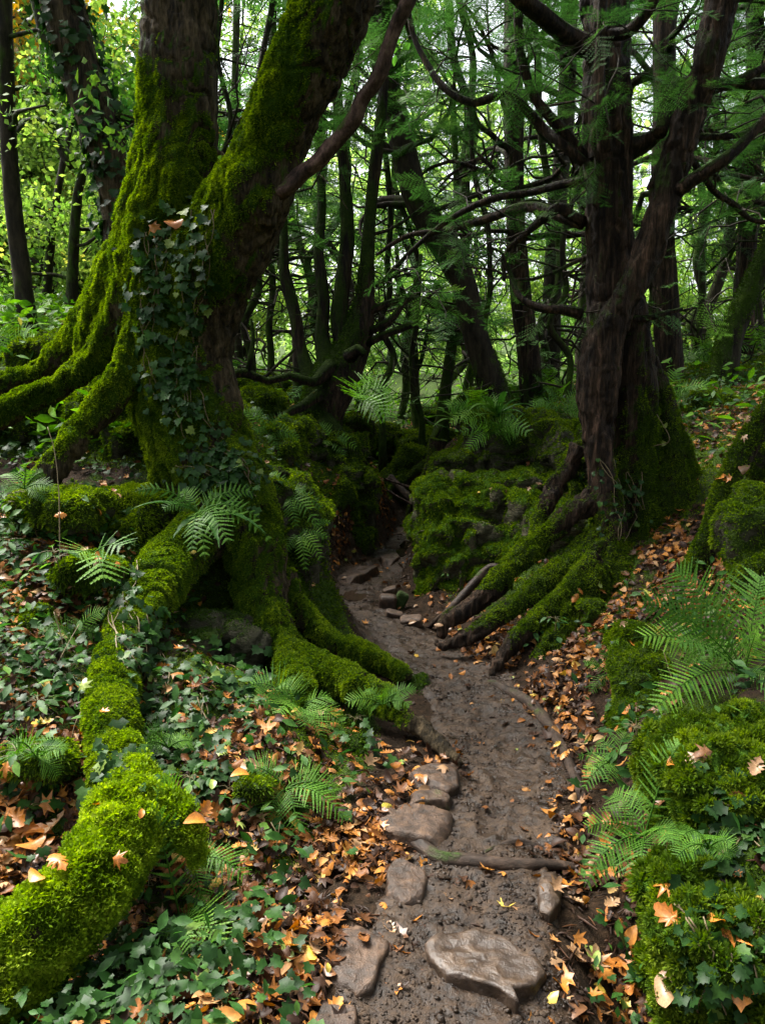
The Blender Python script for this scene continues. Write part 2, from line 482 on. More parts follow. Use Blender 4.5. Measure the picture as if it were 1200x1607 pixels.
m_dead = leaf_mat('dead_leaf', DEAD, 0.12, 0.5, 0.18)
m_dead_o = leaf_mat('dead_leaf_single', [(0.0, (0.10, 0.045, 0.018)), (0.3, (0.26, 0.11, 0.035)), (0.6, (0.44, 0.19, 0.045)), (0.8, (0.50, 0.28, 0.12)), (0.92, (0.60, 0.38, 0.06)), (1, (0.38, 0.19, 0.08))], 0.15, 0.38, 0.5, objrnd=True, vein=True)
m_yew = leaf_mat('yew_needles', [(0, (0.018, 0.055, 0.012)), (0.5, (0.045, 0.115, 0.025)), (0.85, (0.08, 0.17, 0.035)), (1, (0.13, 0.22, 0.04))], 0.35, 0.6, 0.08)
m_broad = leaf_mat('broad_leaves', [(0, (0.06, 0.15, 0.02)), (0.45, (0.14, 0.24, 0.045)), (0.8, (0.28, 0.38, 0.075)), (1, (0.50, 0.48, 0.10))], 0.55, 0.55, 0.12)
m_broad_g = leaf_mat('broad_leaves_green', [(0, (0.03, 0.09, 0.02)), (0.5, (0.07, 0.17, 0.025)), (1, (0.17, 0.28, 0.04))], 0.45, 0.55, 0.12)
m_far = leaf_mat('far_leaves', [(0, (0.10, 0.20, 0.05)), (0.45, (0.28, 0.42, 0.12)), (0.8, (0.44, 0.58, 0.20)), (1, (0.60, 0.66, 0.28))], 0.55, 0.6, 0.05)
m_orange = leaf_mat('autumn_leaves', [(0, (0.20, 0.18, 0.03)), (0.4, (0.42, 0.26, 0.04)), (1, (0.62, 0.26, 0.05))], 0.5, 0.5, 0.3)

def ground_mat():
    m, nt, nd, ln = newmat('forest_soil')
    tc = nd.new('ShaderNodeTexCoord')
    n1 = noise(nd, ln, tc.outputs['Object'], 30, 6, 0.7); n2 = noise(nd, ln, tc.outputs['Object'], 3.5, 4)
    r = ramp(nd, [(0.3, (0.006, 0.004, 0.002)), (0.5, (0.018, 0.011, 0.006)), (0.7, (0.045, 0.026, 0.014))]); ln.new(n1.outputs[0], r.inputs[0])
    mr = ramp(nd, MOSSD_ST); ln.new(n1.outputs[0], mr.inputs[0])
    a = attr(nd, 'moss')
    s = mth(nd, ln, 'ADD', a, mth(nd, ln, 'MULTIPLY', mth(nd, ln, 'SUBTRACT', n2.outputs[0], 0.5), 1.2), clamp=True)
    g = nd.new('ShaderNodeMapRange'); g.interpolation_type = 'SMOOTHSTEP'; g.inputs['From Min'].default_value = 0.35; g.inputs['From Max'].default_value = 0.6
    ln.new(s, g.inputs[0])
    col = mixc(nd, ln, g.outputs[0], r.outputs[0], mr.outputs[0])
    b = nd.new('ShaderNodeBsdfPrincipled'); ln.new(col, b.inputs['Base Color']); b.inputs['Roughness'].default_value = 0.9; b.inputs['Specular IOR Level'].default_value = 0.1
    bp = nd.new('ShaderNodeBump'); bp.inputs['Strength'].default_value = 0.9; bp.inputs['Distance'].default_value = 0.02
    ln.new(n1.outputs[0], bp.inputs['Height']); ln.new(bp.outputs[0], b.inputs['Normal'])
    out = nd.new('ShaderNodeOutputMaterial'); ln.new(b.outputs[0], out.inputs[0])
    return m
def mud_mat():
    m, nt, nd, ln = newmat('wet_mud')
    tc = nd.new('ShaderNodeTexCoord')
    n1 = noise(nd, ln, tc.outputs['Object'], 45, 6, 0.7); n2 = noise(nd, ln, tc.outputs['Object'], 2.6, 5, 0.6); n3 = noise(nd, ln, tc.outputs['Object'], 12, 6, 0.7, 0.0)
    mixn = mth(nd, ln, 'MULTIPLY_ADD', n1.outputs[0], 0.45, mth(nd, ln, 'MULTIPLY', n3.outputs[0], 0.55))
    r = ramp(nd, [(0.36, (0.004, 0.0022, 0.0011)), (0.48, (0.018, 0.010, 0.005)), (0.59, (0.044, 0.026, 0.0135)), (0.72, (0.12, 0.078, 0.046))]); ln.new(mixn, r.inputs[0])
    b = nd.new('ShaderNodeBsdfPrincipled'); ln.new(r.outputs[0], b.inputs['Base Color']); b.inputs['Specular IOR Level'].default_value = 0.28
    rg = nd.new('ShaderNodeMapRange'); rg.inputs['From Min'].default_value = 0.4; rg.inputs['From Max'].default_value = 0.62
    rg.inputs['To Min'].default_value = 0.2; rg.inputs['To Max'].default_value = 0.85; ln.new(mth(nd, ln, 'MULTIPLY_ADD', n3.outputs[0], 0.6, mth(nd, ln, 'MULTIPLY', n2.outputs[0], 0.4)), rg.inputs[0]); ln.new(rg.outputs[0], b.inputs['Roughness'])
    h = mth(nd, ln, 'MULTIPLY_ADD', n3.outputs[0], 2.0, n1.outputs[0])
    bp = nd.new('ShaderNodeBump'); bp.inputs['Strength'].default_value = 0.7; bp.inputs['Distance'].default_value = 0.010
    ln.new(h, bp.inputs['Height']); ln.new(bp.outputs[0], b.inputs['Normal'])
    out = nd.new('ShaderNodeOutputMaterial'); ln.new(b.outputs[0], out.inputs[0])
    return m
def water_mat():
    m, nt, nd, ln = newmat('puddle_water')
    tc = nd.new('ShaderNodeTexCoord'); n1 = noise(nd, ln, tc.outputs['Object'], 30, 3)
    b = nd.new('ShaderNodeBsdfPrincipled'); b.inputs['Base Color'].default_value = (0.03, 0.02, 0.013, 1); b.inputs['Roughness'].default_value = 0.09
    b.inputs['Specular IOR Level'].default_value = 0.6
    bp = nd.new('ShaderNodeBump'); bp.inputs['Strength'].default_value = 0.25; bp.inputs['Distance'].default_value = 0.004
    ln.new(n1.outputs[0], bp.inputs['Height']); ln.new(bp.outputs[0], b.inputs['Normal'])
    out = nd.new('ShaderNodeOutputMaterial'); ln.new(b.outputs[0], out.inputs[0])
    return m
m_water = water_mat()
m_ground = ground_mat(); m_mud = mud_mat()
# ---------------------------------------------------------------- terrain
# (px, py, z) surface heights read where the photo shows the ground
_ctl = [
 # path and its floor
 (700,1600,0),(520,1600,.01),(700,1500,0),(760,1400,0),(770,1300,0),(800,1200,0),(760,1130,0),(720,1070,0),(640,1010,0),(570,960,0),(560,920,0),
 (600,880,.0),(635,845,.0),(640,825,.0),(655,800,.02),(662,780,.05),(668,760,.10),(860,1500,.02),(870,1400,.02),(890,1300,.03),(850,1150,.03),(650,1400,.02),(660,1250,.02),
 (560,880,.05),(535,905,.05),
 # low ground beside it
 (560,1350,.03),(480,1420,.05),(400,1500,.06),(420,1590,.04),(600,1290,.03),(640,1180,.05),(560,1200,.08),(300,1590,.10),
 (560,1130,.06),(620,1150,.03),(480,950,.30),
]
_xyz = [PZ(a, b, c) for a, b, c in _ctl]
# (px, py, depth)
_ctlY = [
 # bank below the twin tree
 (0,760,4.6),(100,770,4.55),(200,780,4.7),(280,800,4.75),(350,830,4.65),(430,850,4.6),(0,850,3.95),(100,850,4.0),(180,870,4.0),(60,920,3.75),(0,1000,3.3),(60,1060,3.1),(120,980,3.6),(200,960,3.85),
 (250,1050,3.35),(330,1010,4.0),(330,960,4.3),(0,1150,2.75),(80,1200,2.6),(300,1100,3.1),(400,1100,3.3),(300,1180,2.85),(430,1180,2.9),(500,1120,3.35),(330,1250,2.62),(400,1330,2.42),(480,1330,2.5),
 (0,1280,2.42),(100,1350,2.3),(250,1350,2.35),(0,1400,2.15),(280,1480,2.12),(150,1500,2.07),(60,1560,1.95),(-150,1400,2.0),(-150,1200,2.4),(-200,1000,3.0),(-200,850,3.7),
 (190,700,5.3),(60,700,5.3),(-80,700,5.2),(60,640,5.9),(60,560,6.7),(0,520,7.6),(60,495,9.5),(-150,480,9.0),(200,560,6.8),(330,600,6.8),(400,640,6.6),(340,690,5.6),
 (430,690,6.2),(450,640,8.2),(380,590,10),(500,655,8.2),(480,720,7.3),(540,760,7.2),(420,740,5.6),(430,800,5.0),
 (560,680,8.6),(600,640,14),(640,720,11.5),(690,690,12.5),(620,765,10.0),(660,650,16),(720,640,15),
 (720,740,7.2),(700,690,8.2),(800,650,8.0),(900,625,8.2),(760,620,10.5),(1000,600,8.6),(1100,600,8.2),(1200,570,8.6),(1350,540,9),(1060,700,6.2),(1150,660,6.4),(1220,640,6.6),
 (1120,760,5.2),(1200,800,4.6),(1100,860,4.5),(1000,880,4.7),(900,830,5.7),(830,880,5.7),(960,940,4.6),(860,960,5.0),(780,980,4.95),(700,985,5.2),
 (830,1060,4.1),(930,1030,3.9),(1040,980,3.85),(1130,980,3.5),(1220,960,3.4),(950,1130,3.35),(1030,1100,3.2),(1130,1090,2.95),(1230,1100,2.85),
 (960,1230,2.85),(1010,1330,2.5),(940,1400,2.42),(1060,1180,2.75),(1150,1180,2.55),(1250,1200,2.4),(1050,1300,2.4),(1200,1330,2.15),(1000,1450,2.2),(1100,1450,2.08),(1220,1500,1.9),(980,1590,1.98),(1100,1600,1.88),
]
_xyz += [P(a, b, c) for a, b, c in _ctlY]
_xyz += [np.array(q, float) for q in [(-2.6, 2, .6), (-3, 3.5, 1.1), (-4.5, 5, 1.7), (-6, 8, 2.6), (-6, 2, 1.6), (-2, .5, .35), (0, .6, 0), (.6, .8, .0), (2, .6, .35), (3, 2, .8), (3.6, 3.5, 1.1),
  (5, 6, 1.8), (7, 9, 2.2), (0, -4, 0), (-6, -4, 1), (6, -4, 1), (-1.0, 1.3, .12), (1.3, 1.3, .2), (-6, 14, 2.6), (6, 14, 2.0), (0, 14, 1.0), (2, 14, 1.4), (-3, 14, 1.9), (0, 20, 1.5), (-8, 20, 2.8), (8, 20, 2.4), (0, 30, 2.0), (-12, 30, 2.5), (12, 30, 2.4), (-1.5,11,1.35),(-2.5,12,2.0)]]
_xyz = np.array(_xyz)
def _K(a, b):
    d = np.sqrt(((a[:, None, :2] - b[None, :, :2]) ** 2).sum(-1) + 0.02 ** 2)
    return d
_n = len(_xyz)
_A = np.zeros((_n + 3, _n + 3)); _A[:_n, :_n] = _K(_xyz, _xyz) - 0.01 * np.eye(_n)
_A[:_n, _n] = 1; _A[:_n, _n + 1:] = _xyz[:, :2]; _A[_n, :_n] = 1; _A[_n + 1:, :_n] = _xyz[:, :2].T
_w = np.linalg.solve(_A, np.concatenate([_xyz[:, 2], np.zeros(3)]))

# path centre line (px,py,half width in px)
_pc = [(700, 1720, 210), (700, 1600, 185), (725, 1500, 165), (750, 1400, 130), (770, 1320, 112), (790, 1250, 96), (785, 1190, 86), (765, 1140, 78), (730, 1080, 76), (665, 1030, 72), (600, 985, 60), (562, 950, 52), (556, 925, 46), (580, 895, 50), (612, 872, 42), (632, 850, 32), (640, 832, 27), (650, 818, 24), (660, 800, 20), (664, 780, 16)]
_PC = catmull([[*PZ(a, b, 0)[:2], 0, c * PZ(a, b, 0)[1] / F] for a, b, c in _pc], 0.05)
def path_sd(x, y):
    """signed distance to the path edge (negative inside)"""
    out = np.full(len(x), 9.0)
    near = (np.abs(x) < 4) & (y < 12) & (y > 0)
    q = np.c_[x[near], y[near]]
    if len(q):
        r = np.full(len(q), 9.0)
        for i in range(0, len(q), 20000):
            d = np.sqrt(((q[i:i + 20000, None, :] - _PC[None, :, :2]) ** 2).sum(-1))
            r[i:i + 20000] = (d - _PC[None, :, 3]).min(1)
        out[near] = r
    return out
def terr0(x, y):
    q = np.c_[x, y]
    z = np.empty(len(q))
    for i in range(0, len(q), 20000):
        z[i:i + 20000] = _K(q[i:i + 20000], _xyz) @ _w[:_n] + _w[_n] + q[i:i + 20000] @ _w[_n + 1:]
    d = np.hypot(x, y)
    far = sstep(16, 34, np.maximum(d, 0))
    return z * (1 - far) + far * (2.0 + 1.2 * fbm(np.c_[x * .04, y * .04, x * 0], 3, 3) + np.maximum(d - 60, 0) * 0.06)
def terr(x, y, sd=None):
    x = np.atleast_1d(np.asarray(x, float)); y = np.atleast_1d(np.asarray(y, float))
    if sd is None: sd = path_sd(x, y)
    z = terr0(x, y)
    off = sstep(-0.05, 0.35, sd)
    p = np.c_[x, y, x * 0]
    z = z * sstep(-0.12, 0.12, sd) + np.clip(z, -0.02, 0.02) * (1 - sstep(-0.12, 0.12, sd))
    z = z + off * (0.085 * fbm(p * 1.7, 3, 11) + 0.055 * fbm(p * 5, 3, 12) + 0.02 * fbm(p * 16, 2, 13))
    z = z + (1 - off) * (0.018 * fbm(p * 3.5, 3, 21) + 0.006 * np.maximum(fbm(p * 12, 2, 22), -0.25) + 0.006 * fbm(p * 30, 2, 23))
    return z
def _lines(a, b, c, d, s, g):
    """dense from b..c with spacing s, growing to a and d"""
    mid = list(np.arange(b, c, s))
    r = []; x = c; k = s
    while x < d: r.append(x); k *= g; x += k
    r.append(d)
    l = []; x = b - s; k = s
    while x > a: l.append(x); k *= g; x -= k
    l.append(a)
    return np.array(l[::-1] + mid + r)
def grid_mesh(xs, ys, zfun):
    X, Y = np.meshgrid(xs, ys)
    x = X.ravel(); y = Y.ravel()
    z = zfun(x, y)
    nx, ny = len(xs), len(ys)
    i = (np.arange(ny - 1)[:, None] * nx + np.arange(nx - 1)[None]).ravel()
    return np.c_[x, y, z], np.c_[i, i + 1, i + nx + 1, i + nx]
gv, gf = grid_mesh(_lines(-400, -3.2, 3.2, 400, 0.024, 1.045), _lines(-300, 1.2, 8.0, 500, 0.024, 1.03), lambda x, y: terr(x, y))
gsd = path_sd(gv[:, 0], gv[:, 1])
gt = tris(gf)
gn = vnormals(gv, gt)
# moss on the ground: steep bits, mounds and clumps, none near the trodden way
_gp = gv * 1.0
_edge_in = sstep(4.1, 4.8, gv[:, 1]) * (gv[:, 0] < .1)
gmoss = np.clip(0.42 + 0.75 * fbm(_gp * [1.3, 1.3, 1.3], 3, 31) + 0.5 * sstep(0.97, 0.6, gn[:, 2]), 0, 1) * (sstep(0.12, 0.5, gsd) * (1 - _edge_in) + 1.3 * sstep(0.05, 0.16, gsd) * _edge_in) + 0.35 * sstep(6.5, 9, gv[:, 1]) * sstep(.2, .6, gsd)
ground = mk('ground', (gv, gf), m_ground, attrs={'moss': gmoss})
tag(ground, kind='structure')
ground_bvh = None
def in_view(v, m=60):
    px, py = proj(v)
    return (v[:, 1] > 0.6) & (px > -m) & (px < 1200 + m) & (py > -m) & (py < 1607 + m)
# quick hit test on the terrain
_sel = (np.abs(gv[:, 0]) < 30) & (gv[:, 1] > 0) & (gv[:, 1] < 60)
_fs = gt[_sel[gt].all(1)]
_bv = BVHTree.FromPolygons([Vector(q) for q in gv], [tuple(int(k) for k in t) for t in _fs])
def G(px, py):
    d = rdir(px, py)
    h = _bv.ray_cast(Vector(CAM), Vector(d / np.linalg.norm(d)))
    if h[0] is None: return P(px, py, 20)
    return np.array(h[0])
def drop(x, y):
    return np.array([x, y, float(terr(x, y)[0])])

# the trodden path: its own sheet a few mm proud of the ground
_pv, _pf = grid_mesh(np.arange(-1.5, 1.7, .0125), np.r_[np.arange(1.2, 5.2, .0125), np.arange(5.2, 10, .02)], lambda x, y: terr(x, y))
_psd = path_sd(_pv[:, 0], _pv[:, 1])
_pt = tris(_pf); _pt = _pt[(_psd < 0.10)[_pt].all(1)]
used = np.unique(_pt); remap = -np.ones(len(_pv), int); remap[used] = np.arange(len(used))
pv = _pv[used].copy(); ptri = remap[_pt]; _pq = pv * [1, 1, 0]
edge = sstep(-0.02, 0.09, _psd[used] + 0.05 * fbm(pv * 4, 2, 77))
_cl = .004 * np.abs(fbm(_pq * 9, 3, 81)) + .005 * ridged(_pq * 34, 2, 82) * sstep(-.3, .3, fbm(_pq * 3, 2, 84)) + .005 * fbm(_pq * 70, 2, 83) + .007
for _fx, _fy, _fa in [(760, 1440, .3), (740, 1230, -.2), (800, 1180, .2), (730, 1400, -.3), (770, 1290, .25), (690, 1070, .5), (620, 1000, .8), (560, 945, .3), (760, 1130, .4), (700, 1110, .5), (590, 960, .9)]:
    _c = PZ(_fx, _fy, 0); _dx = (pv[:, 0] - _c[0]); _dy = pv[:, 1] - _c[1]
    _u = _dx * math.cos(_fa) - _dy * math.sin(_fa); _w2 = _dx * math.sin(_fa) + _dy * math.cos(_fa)
    _e = (_u / .05) ** 2 + (_w2 / .13) ** 2
    _cl = _cl - .008 * np.exp(-_e ** 2) + .006 * np.exp(-((_e - 1.6) / .5) ** 2)
pv[:, 2] += 0.006 - 0.03 * edge + _cl * (1 - edge)
path = mk('path', (pv, ptri), m_mud)
tag(path, kind='structure')

# thin films of water lying in the lowest parts of the far bend
def puddle(px, py, rx, ry, lift, seed):
    c = PZ(px, py, 0); a = np.linspace(0, 2 * np.pi, 64, endpoint=False)
    k = 1 + .35 * fbm(np.c_[np.cos(a) * 1.5, np.sin(a) * 1.5, a * 0 + seed], 3, seed)
    q = np.c_[c[0] + rx * k * np.cos(a), c[1] + ry * k * np.sin(a)]
    zc = np.percentile(terr(q[:, 0], q[:, 1]), 40) + lift
    v = np.vstack([np.c_[q, np.full(64, zc)], [c[0], c[1], zc]])
    f = np.c_[np.arange(64), (np.arange(64) + 1) % 64, np.full(64, 64)]
    tag(mk('water', (v, f), m_water), kind='structure')
puddle(640, 872, .10, .50, .019, 3)
puddle(632, 838, .10, .30, .019, 5)
puddle(560, 938, .10, .22, .018, 7)
# ---------------------------------------------------------------- hero solids: twin tree, yew, roots, boulders
SOLIDS = {}     # name -> (v, f, n, moss)
def finish_solid(parts, voxel, smooth=3, amp=0.015, sc1=9, amp2=0.006, sc2=30, seed=0, fib=False, crag=0.0, csc=4.0):
    v, f = remesh(parts, voxel, smooth)
    n = vnormals(v, f)
    q = v * ([1, 1, 0.25] if fib else [1, 1, 1])
    d = amp * fbm(q * sc1, 3, seed) + amp2 * ridged(q * sc2, 2, seed + 3)
    if crag:
        w_ = v * [1, 1, .7] * csc + 0.35 * np.c_[fbm(v * 5, 2, 1), fbm(v * 5, 2, 2), fbm(v * 5, 2, 3)]
        c1 = np.exp(-(np.abs(vnoise(w_, seed)) / .13) ** 2); c2 = np.exp(-(np.abs(vnoise(w_ * 2.3, seed + 1)) / .15) ** 2)
        d = d - crag * (c1 + .5 * c2) + crag * .9 * fbm(v * csc * .8, 3, seed + 9)
    v = v + n * d[:, None]
    return v, f, vnormals(v, f)
def mossmask(v, n, bias, kz=0.45, ks=0.6, scale=2.2, seed=0, light=(-0.55, 0.1, 0.3), kl=0.25):
    return np.clip(bias + kz * n[:, 2] + ks * fbm(v * scale, 4, seed) + kl * (n @ np.array(light)), 0, 1)
def moss_part(parent, v, f, n, mask, dens, L, W, mat, rng, name='moss', up=0.25, spread=0.6, droop=0.25, clump=0.0, vis=True):
    """fuzzy moss on a solid"""
    wv = np.where(mask > 0.35, mask, 0)
    if vis:
        wv = wv * np.where(in_view(v, 80), 1.0, 0.15)
        wv = wv * np.where(((v - CAM) * n).sum(1) < 0.25 * np.linalg.norm(v - CAM, axis=1), 1.0, 0.12)
    N = int(area(v, f, wv) * dens)
    if N < 10: return None
    p, nn = sample(v, f, N, rng, wv)
    b = None
    if clump:
        b = 1 + clump * fbm(p * 22, 2, 91)
        b = np.clip(b, 0.3, 1.8)
    bv, bf, br = blades(p, nn, L, W, rng, up, spread, droop, b)
    m = M(); m.add(bv, bf, rnd=br)
    return mk(name, m, mat, parent)

def shoot_part(parent, v, f, n, mask, dens, L, arch, mat, up, spread, droop, clump, name='moss'):
    wv = np.where(mask > .35, mask, 0) * np.where(in_view(v, 80), 1., .15) * np.where(((v - CAM) * n).sum(1) < .25 * np.linalg.norm(v - CAM, axis=1), 1., .12)
    p, nn = sample(v, f, int(area(v, f, wv) * dens), rg, wv)
    a, b, r = shoots(p, nn, L, rg, arch, up, spread, droop, clump)
    m = M(); m.add(a, b, rnd=r)
    return mk(name, m, mat, parent)
# ---- twin-stemmed mossy tree on the bank
D = 4.8
tubes = []
trunkA = pxtube([(286, -420, 5.0, 92), (284, -200, 4.95, 96), (283, 0, 4.9, 101), (281, 120, 4.88, 104), (278, 230, 4.85, 114), (268, 320, 4.8, 134), (262, 390, 4.8, 150), (266, 460, 4.8, 165), (272, 540, 4.78, 160), (290, 620, 4.72, 160), (315, 700, 4.65, 156), (345, 770, 4.6, 145), (375, 840, 4.5, 130)], 0.04, nseg=40, flute=0.16, fk=1.6, seed=1)
trunkB = pxtube([(600, -420, 4.2, 100), (560, -180, 4.3, 112), (528, -20, 4.4, 118), (495, 70, 4.45, 112), (455, 160, 4.5, 103), (425, 235, 4.55, 103), (398, 300, 4.55, 118), (368, 355, 4.6, 125), (335, 410, 4.65, 135), (312, 480, 4.7, 126), (305, 560, 4.75, 105), (300, 640, 4.75, 70), (310, 720, 4.7, 50)], 0.04, nseg=36, flute=0.12, fk=1.5, seed=2)
burl = pxtube([(395, 300, 4.5, 90), (420, 330, 4.45, 66), (436, 338, 4.45, 40)], 0.03, nseg=20, flute=0.2, seed=3)
trunkB2 = pxtube([(350, 400, 4.7, 60), (340, 470, 4.72, 60), (325, 550, 4.7, 50), (318, 610, 4.6, 42), (345, 680, 4.5, 44), (375, 740, 4.4, 48), (400, 800, 4.35, 55)], 0.04, nseg=20, flute=0.25, seed=4)
r1 = pxtube([(225, 330, 4.85, 60), (205, 400, 4.9, 70), (185, 450, 5.0, 68), (150, 500, 5.1, 62), (105, 550, 5.2, 44), (50, 585, 5.2, 34), (-20, 612, 5.1, 34), (-120, 640, 5.0, 36)], 0.04, nseg=24, flute=0.3, fk=2, seed=5)
r1b = pxtube([(215, 400, 4.7, 70), (205, 470, 4.75, 70), (180, 520, 4.8, 60), (150, 560, 4.8, 40), (100, 600, 4.75, 36), (40, 628, 4.7, 36), (-40, 665, 4.6, 44), (-120, 690, 4.5, 44)], 0.04, nseg=24, flute=0.3, fk=2, seed=6)
rk = pxtube([(235, 380, 4.9, 90), (205, 450, 4.95, 110), (175, 520, 5.0, 100), (150, 580, 5.05, 60)], 0.04, nseg=24, flute=0.4, fk=3, seed=77)
r2 = pxtube([(245, 470, 4.65, 70), (215, 540, 4.6, 56), (190, 600, 4.5, 50), (150, 650, 4.45, 46), (110, 700, 4.35, 44), (75, 748, 4.3, 44), (40, 800, 4.25, 40)], 0.04, nseg=24, flute=0.3, fk=2, seed=7)
r2b = pxtube([(235, 560, 4.75, 60), (228, 640, 4.7, 50), (250, 700, 4.65, 40), (262, 760, 4.6, 36), (275, 800, 4.6, 34)], 0.04, nseg=16, flute=0.3, seed=8)
r3 = pxtube([(345, 720, 4.6, 110), (375, 790, 4.5, 110), (400, 860, 4.35, 95), (410, 920, 4.25, 88), (428, 980, 4.1, 78), (452, 1025, 3.98, 66), (500, 1048, 3.78, 56), (555, 1074, 3.62, 52), (605, 1102, 3.5, 46), (645, 1130, 3.38, 38), (682, 1160, 3.25, 30), (706, 1182, 3.15, 22), (724, 1200, 3.08, 10)], 0.04, nseg=26, flute=0.3, fk=1.8, seed=9)
r3b = pxtube([(440, 900, 4.4, 50), (470, 960, 4.35, 44), (520, 1005, 4.25, 44), (575, 1030, 4.15, 40), (622, 1052, 4.05, 28), (640, 1062, 4.0, 14)], 0.04, nseg=18, flute=0.3, seed=10)
r3c = pxtube([(420, 960, 4.1, 70), (450, 1030, 3.85, 50), (475, 1080, 3.5, 44), (482, 1130, 3.3, 30)], 0.04, nseg=16, flute=0.3, seed=10)
r4 = pxtube([(370, 800, 4.45, 90), (325, 830, 4.3, 84), (285, 868, 4.15, 88), (248, 915, 3.85, 86), (218, 965, 3.6, 80), (195, 1020, 3.28, 74), (180, 1080, 2.98, 74), (174, 1140, 2.72, 72), (176, 1200, 2.5, 66), (180, 1260, 2.35, 50)], 0.04, nseg=26, flute=0.15, fk=1.6, seed=11)
tv, tf, tn = finish_solid([trunkA, trunkB, burl, trunkB2, rk, r1, r1b, r2, r2b, r3, r3b, r3c, r4], 0.011, 3, 0.028, 7, 0.012, 30, 40, True, crag=.018, csc=7)
zz = tv[:, 2]
px_, py_ = proj(tv)
tb = 0.56 - 0.24 * sstep(2.75, 3.6, zz) * (px_ < 345) - 0.20 * sstep(2.9, 3.5, zz) * (px_ > 380) * (tn[:, 0] > 0.1) - 0.28 * (px_ > 300) * sstep(2.6, 2.3, zz) * sstep(1.1, 1.35, zz)
_tip = sstep(600, 680, px_) * (py_ > 1080)
tb = tb - .8 * _tip
tmoss = mossmask(tv, tn, tb, 0.35, 0.95, 3.4, 41, (-0.8, -0.15, 0.4), 0.35)
SOLIDS['twin'] = (tv, tf, tn, tmoss)
TWIN = thing('mossy_tree', P(300, 800, 4.7), 'huge twin-stemmed mossy tree with ivy on its base and roots spreading over the bank', 'tree')
TRK = mk('trunk', (tv, tf), m_bark_big, TWIN, attrs={'moss': tmoss})
rg = np.random.default_rng(5)
lowm = tmoss * (0.35 + 0.65 * sstep(4.0, 2.7, tv[:, 2]))
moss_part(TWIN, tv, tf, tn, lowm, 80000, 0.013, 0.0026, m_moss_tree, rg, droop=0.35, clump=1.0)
lv, lf = pxtube([(400, 315, 4.5, 44), (425, 305, 4.45, 27), (447, 297, 4.42, 25), (475, 272, 4.4, 22), (500, 252, 4.38, 22), (530, 218, 4.35, 22), (556, 185, 4.32, 22), (566, 158, 4.3, 20), (592, 122, 4.28, 21), (605, 85, 4.26, 21), (618, 45, 4.25, 20), (640, 0, 4.22, 19), (668, -70, 4.2, 19), (690, -160, 4.2, 16)], 0.02, nseg=18, flute=0.35, fk=1.5, bump=0.010, bk=14, seed=12)
lf = tris(lf); ln_ = vnormals(lv, lf)
lm = np.clip(0.15 + 0.4 * fbm(lv * 5, 3, 3) + 0.2 * ln_[:, 2], 0, 1)
mk('limb', (lv, lf), m_limb_pink, TWIN, attrs={'moss': lm})

# ---- big old yew beside the path
E = 5.2
y0 = pxtube([(946, -420, 5.5, 56), (948, -150, 5.45, 60), (950, 0, 5.4, 62), (949, 120, 5.35, 62), (950, 240, 5.3, 62), (954, 360, 5.3, 66), (962, 470, 5.3, 76), (970, 560, 5.3, 88), (976, 640, 5.3, 92), (980, 720, 5.3, 96), (982, 800, 5.25, 100), (975, 870, 5.15, 104), (955, 930, 4.95, 110)], 0.04, nseg=48, flute=0.42, fk=2.6, seed=21)
y1 = pxtube([(1200, -420, 4.8, 43), (1165, -160, 4.9, 44), (1132, 0, 5.0, 44), (1104, 110, 5.0, 43), (1070, 220, 5.05, 44), (1040, 330, 5.05, 43), (1006, 420, 5.05, 41), (972, 485, 5.05, 43), (946, 540, 5.1, 60), (938, 620, 5.1, 60), (938, 700, 5.1, 41)], 0.04, nseg=30, flute=0.2, fk=1.8, seed=22)
y2 = pxtube([(935, 560, 5.1, 40), (930, 650, 5.05, 40), (942, 740, 5.0, 44), (955, 820, 4.9, 50), (948, 890, 4.75, 56), (925, 940, 4.6, 50)], 0.04, nseg=20, flute=0.3, seed=23)
y3 = pxtube([(985, 470, 5.35, 20), (1005, 560, 5.35, 40), (1028, 650, 5.35, 60), (1045, 720, 5.3, 74), (1050, 790, 5.2, 76), (1040, 860, 5.1, 70), (1050, 920, 5.0, 50)], 0.04, nseg=20, flute=0.3, seed=24)
y4 = pxtube([(1000, 560, 5.45, 16), (1025, 630, 5.5, 30), (1058, 700, 5.5, 44), (1075, 760, 5.45, 40), (1095, 830, 5.3, 30)], 0.04, nseg=16, flute=0.3, seed=25)
rA = pxtube([(945, 780, 5.0, 56), (905, 800, 4.95, 40), (868, 832, 4.9, 36), (832, 862, 4.85, 36), (800, 892, 4.8, 36), (770, 925, 4.72, 34), (735, 955, 4.68, 30), (700, 975, 4.68, 22), (690, 1000, 4.66, 12)], 0.03, nseg=16, flute=0.25, bump=0.012, seed=26)
rB = pxtube([(950, 850, 4.85, 60), (905, 880, 4.75, 44), (868, 905, 4.68, 38), (838, 930, 4.6, 32), (800, 955, 4.55, 30), (765, 980, 4.48, 28), (725, 1005, 4.45, 24), (690, 1012, 4.5, 16), (680, 1008, 4.52, 10)], 0.03, nseg=16, flute=0.25, bump=0.012, seed=27)
rC = pxtube([(935, 890, 4.65, 60), (900, 930, 4.5, 44), (862, 960, 4.42, 36), (830, 985, 4.35, 30), (800, 1015, 4.28, 24), (780, 1045, 4.2, 18), (770, 1062, 4.15, 9)], 0.03, nseg=16, flute=0.25, bump=0.012, seed=28)
rD = pxtube([(925, 910, 4.62, 70), (900, 965, 4.45, 60), (870, 1010, 4.3, 44), (845, 1050, 4.2, 30)], 0.03, nseg=16, flute=0.3, bump=0.012, seed=29)
rE = pxtube([(960, 880, 4.8, 70), (975, 930, 4.6, 50), (960, 985, 4.45, 34), (930, 1030, 4.3, 24)], 0.03, nseg=16, flute=0.3, bump=0.012, seed=30)
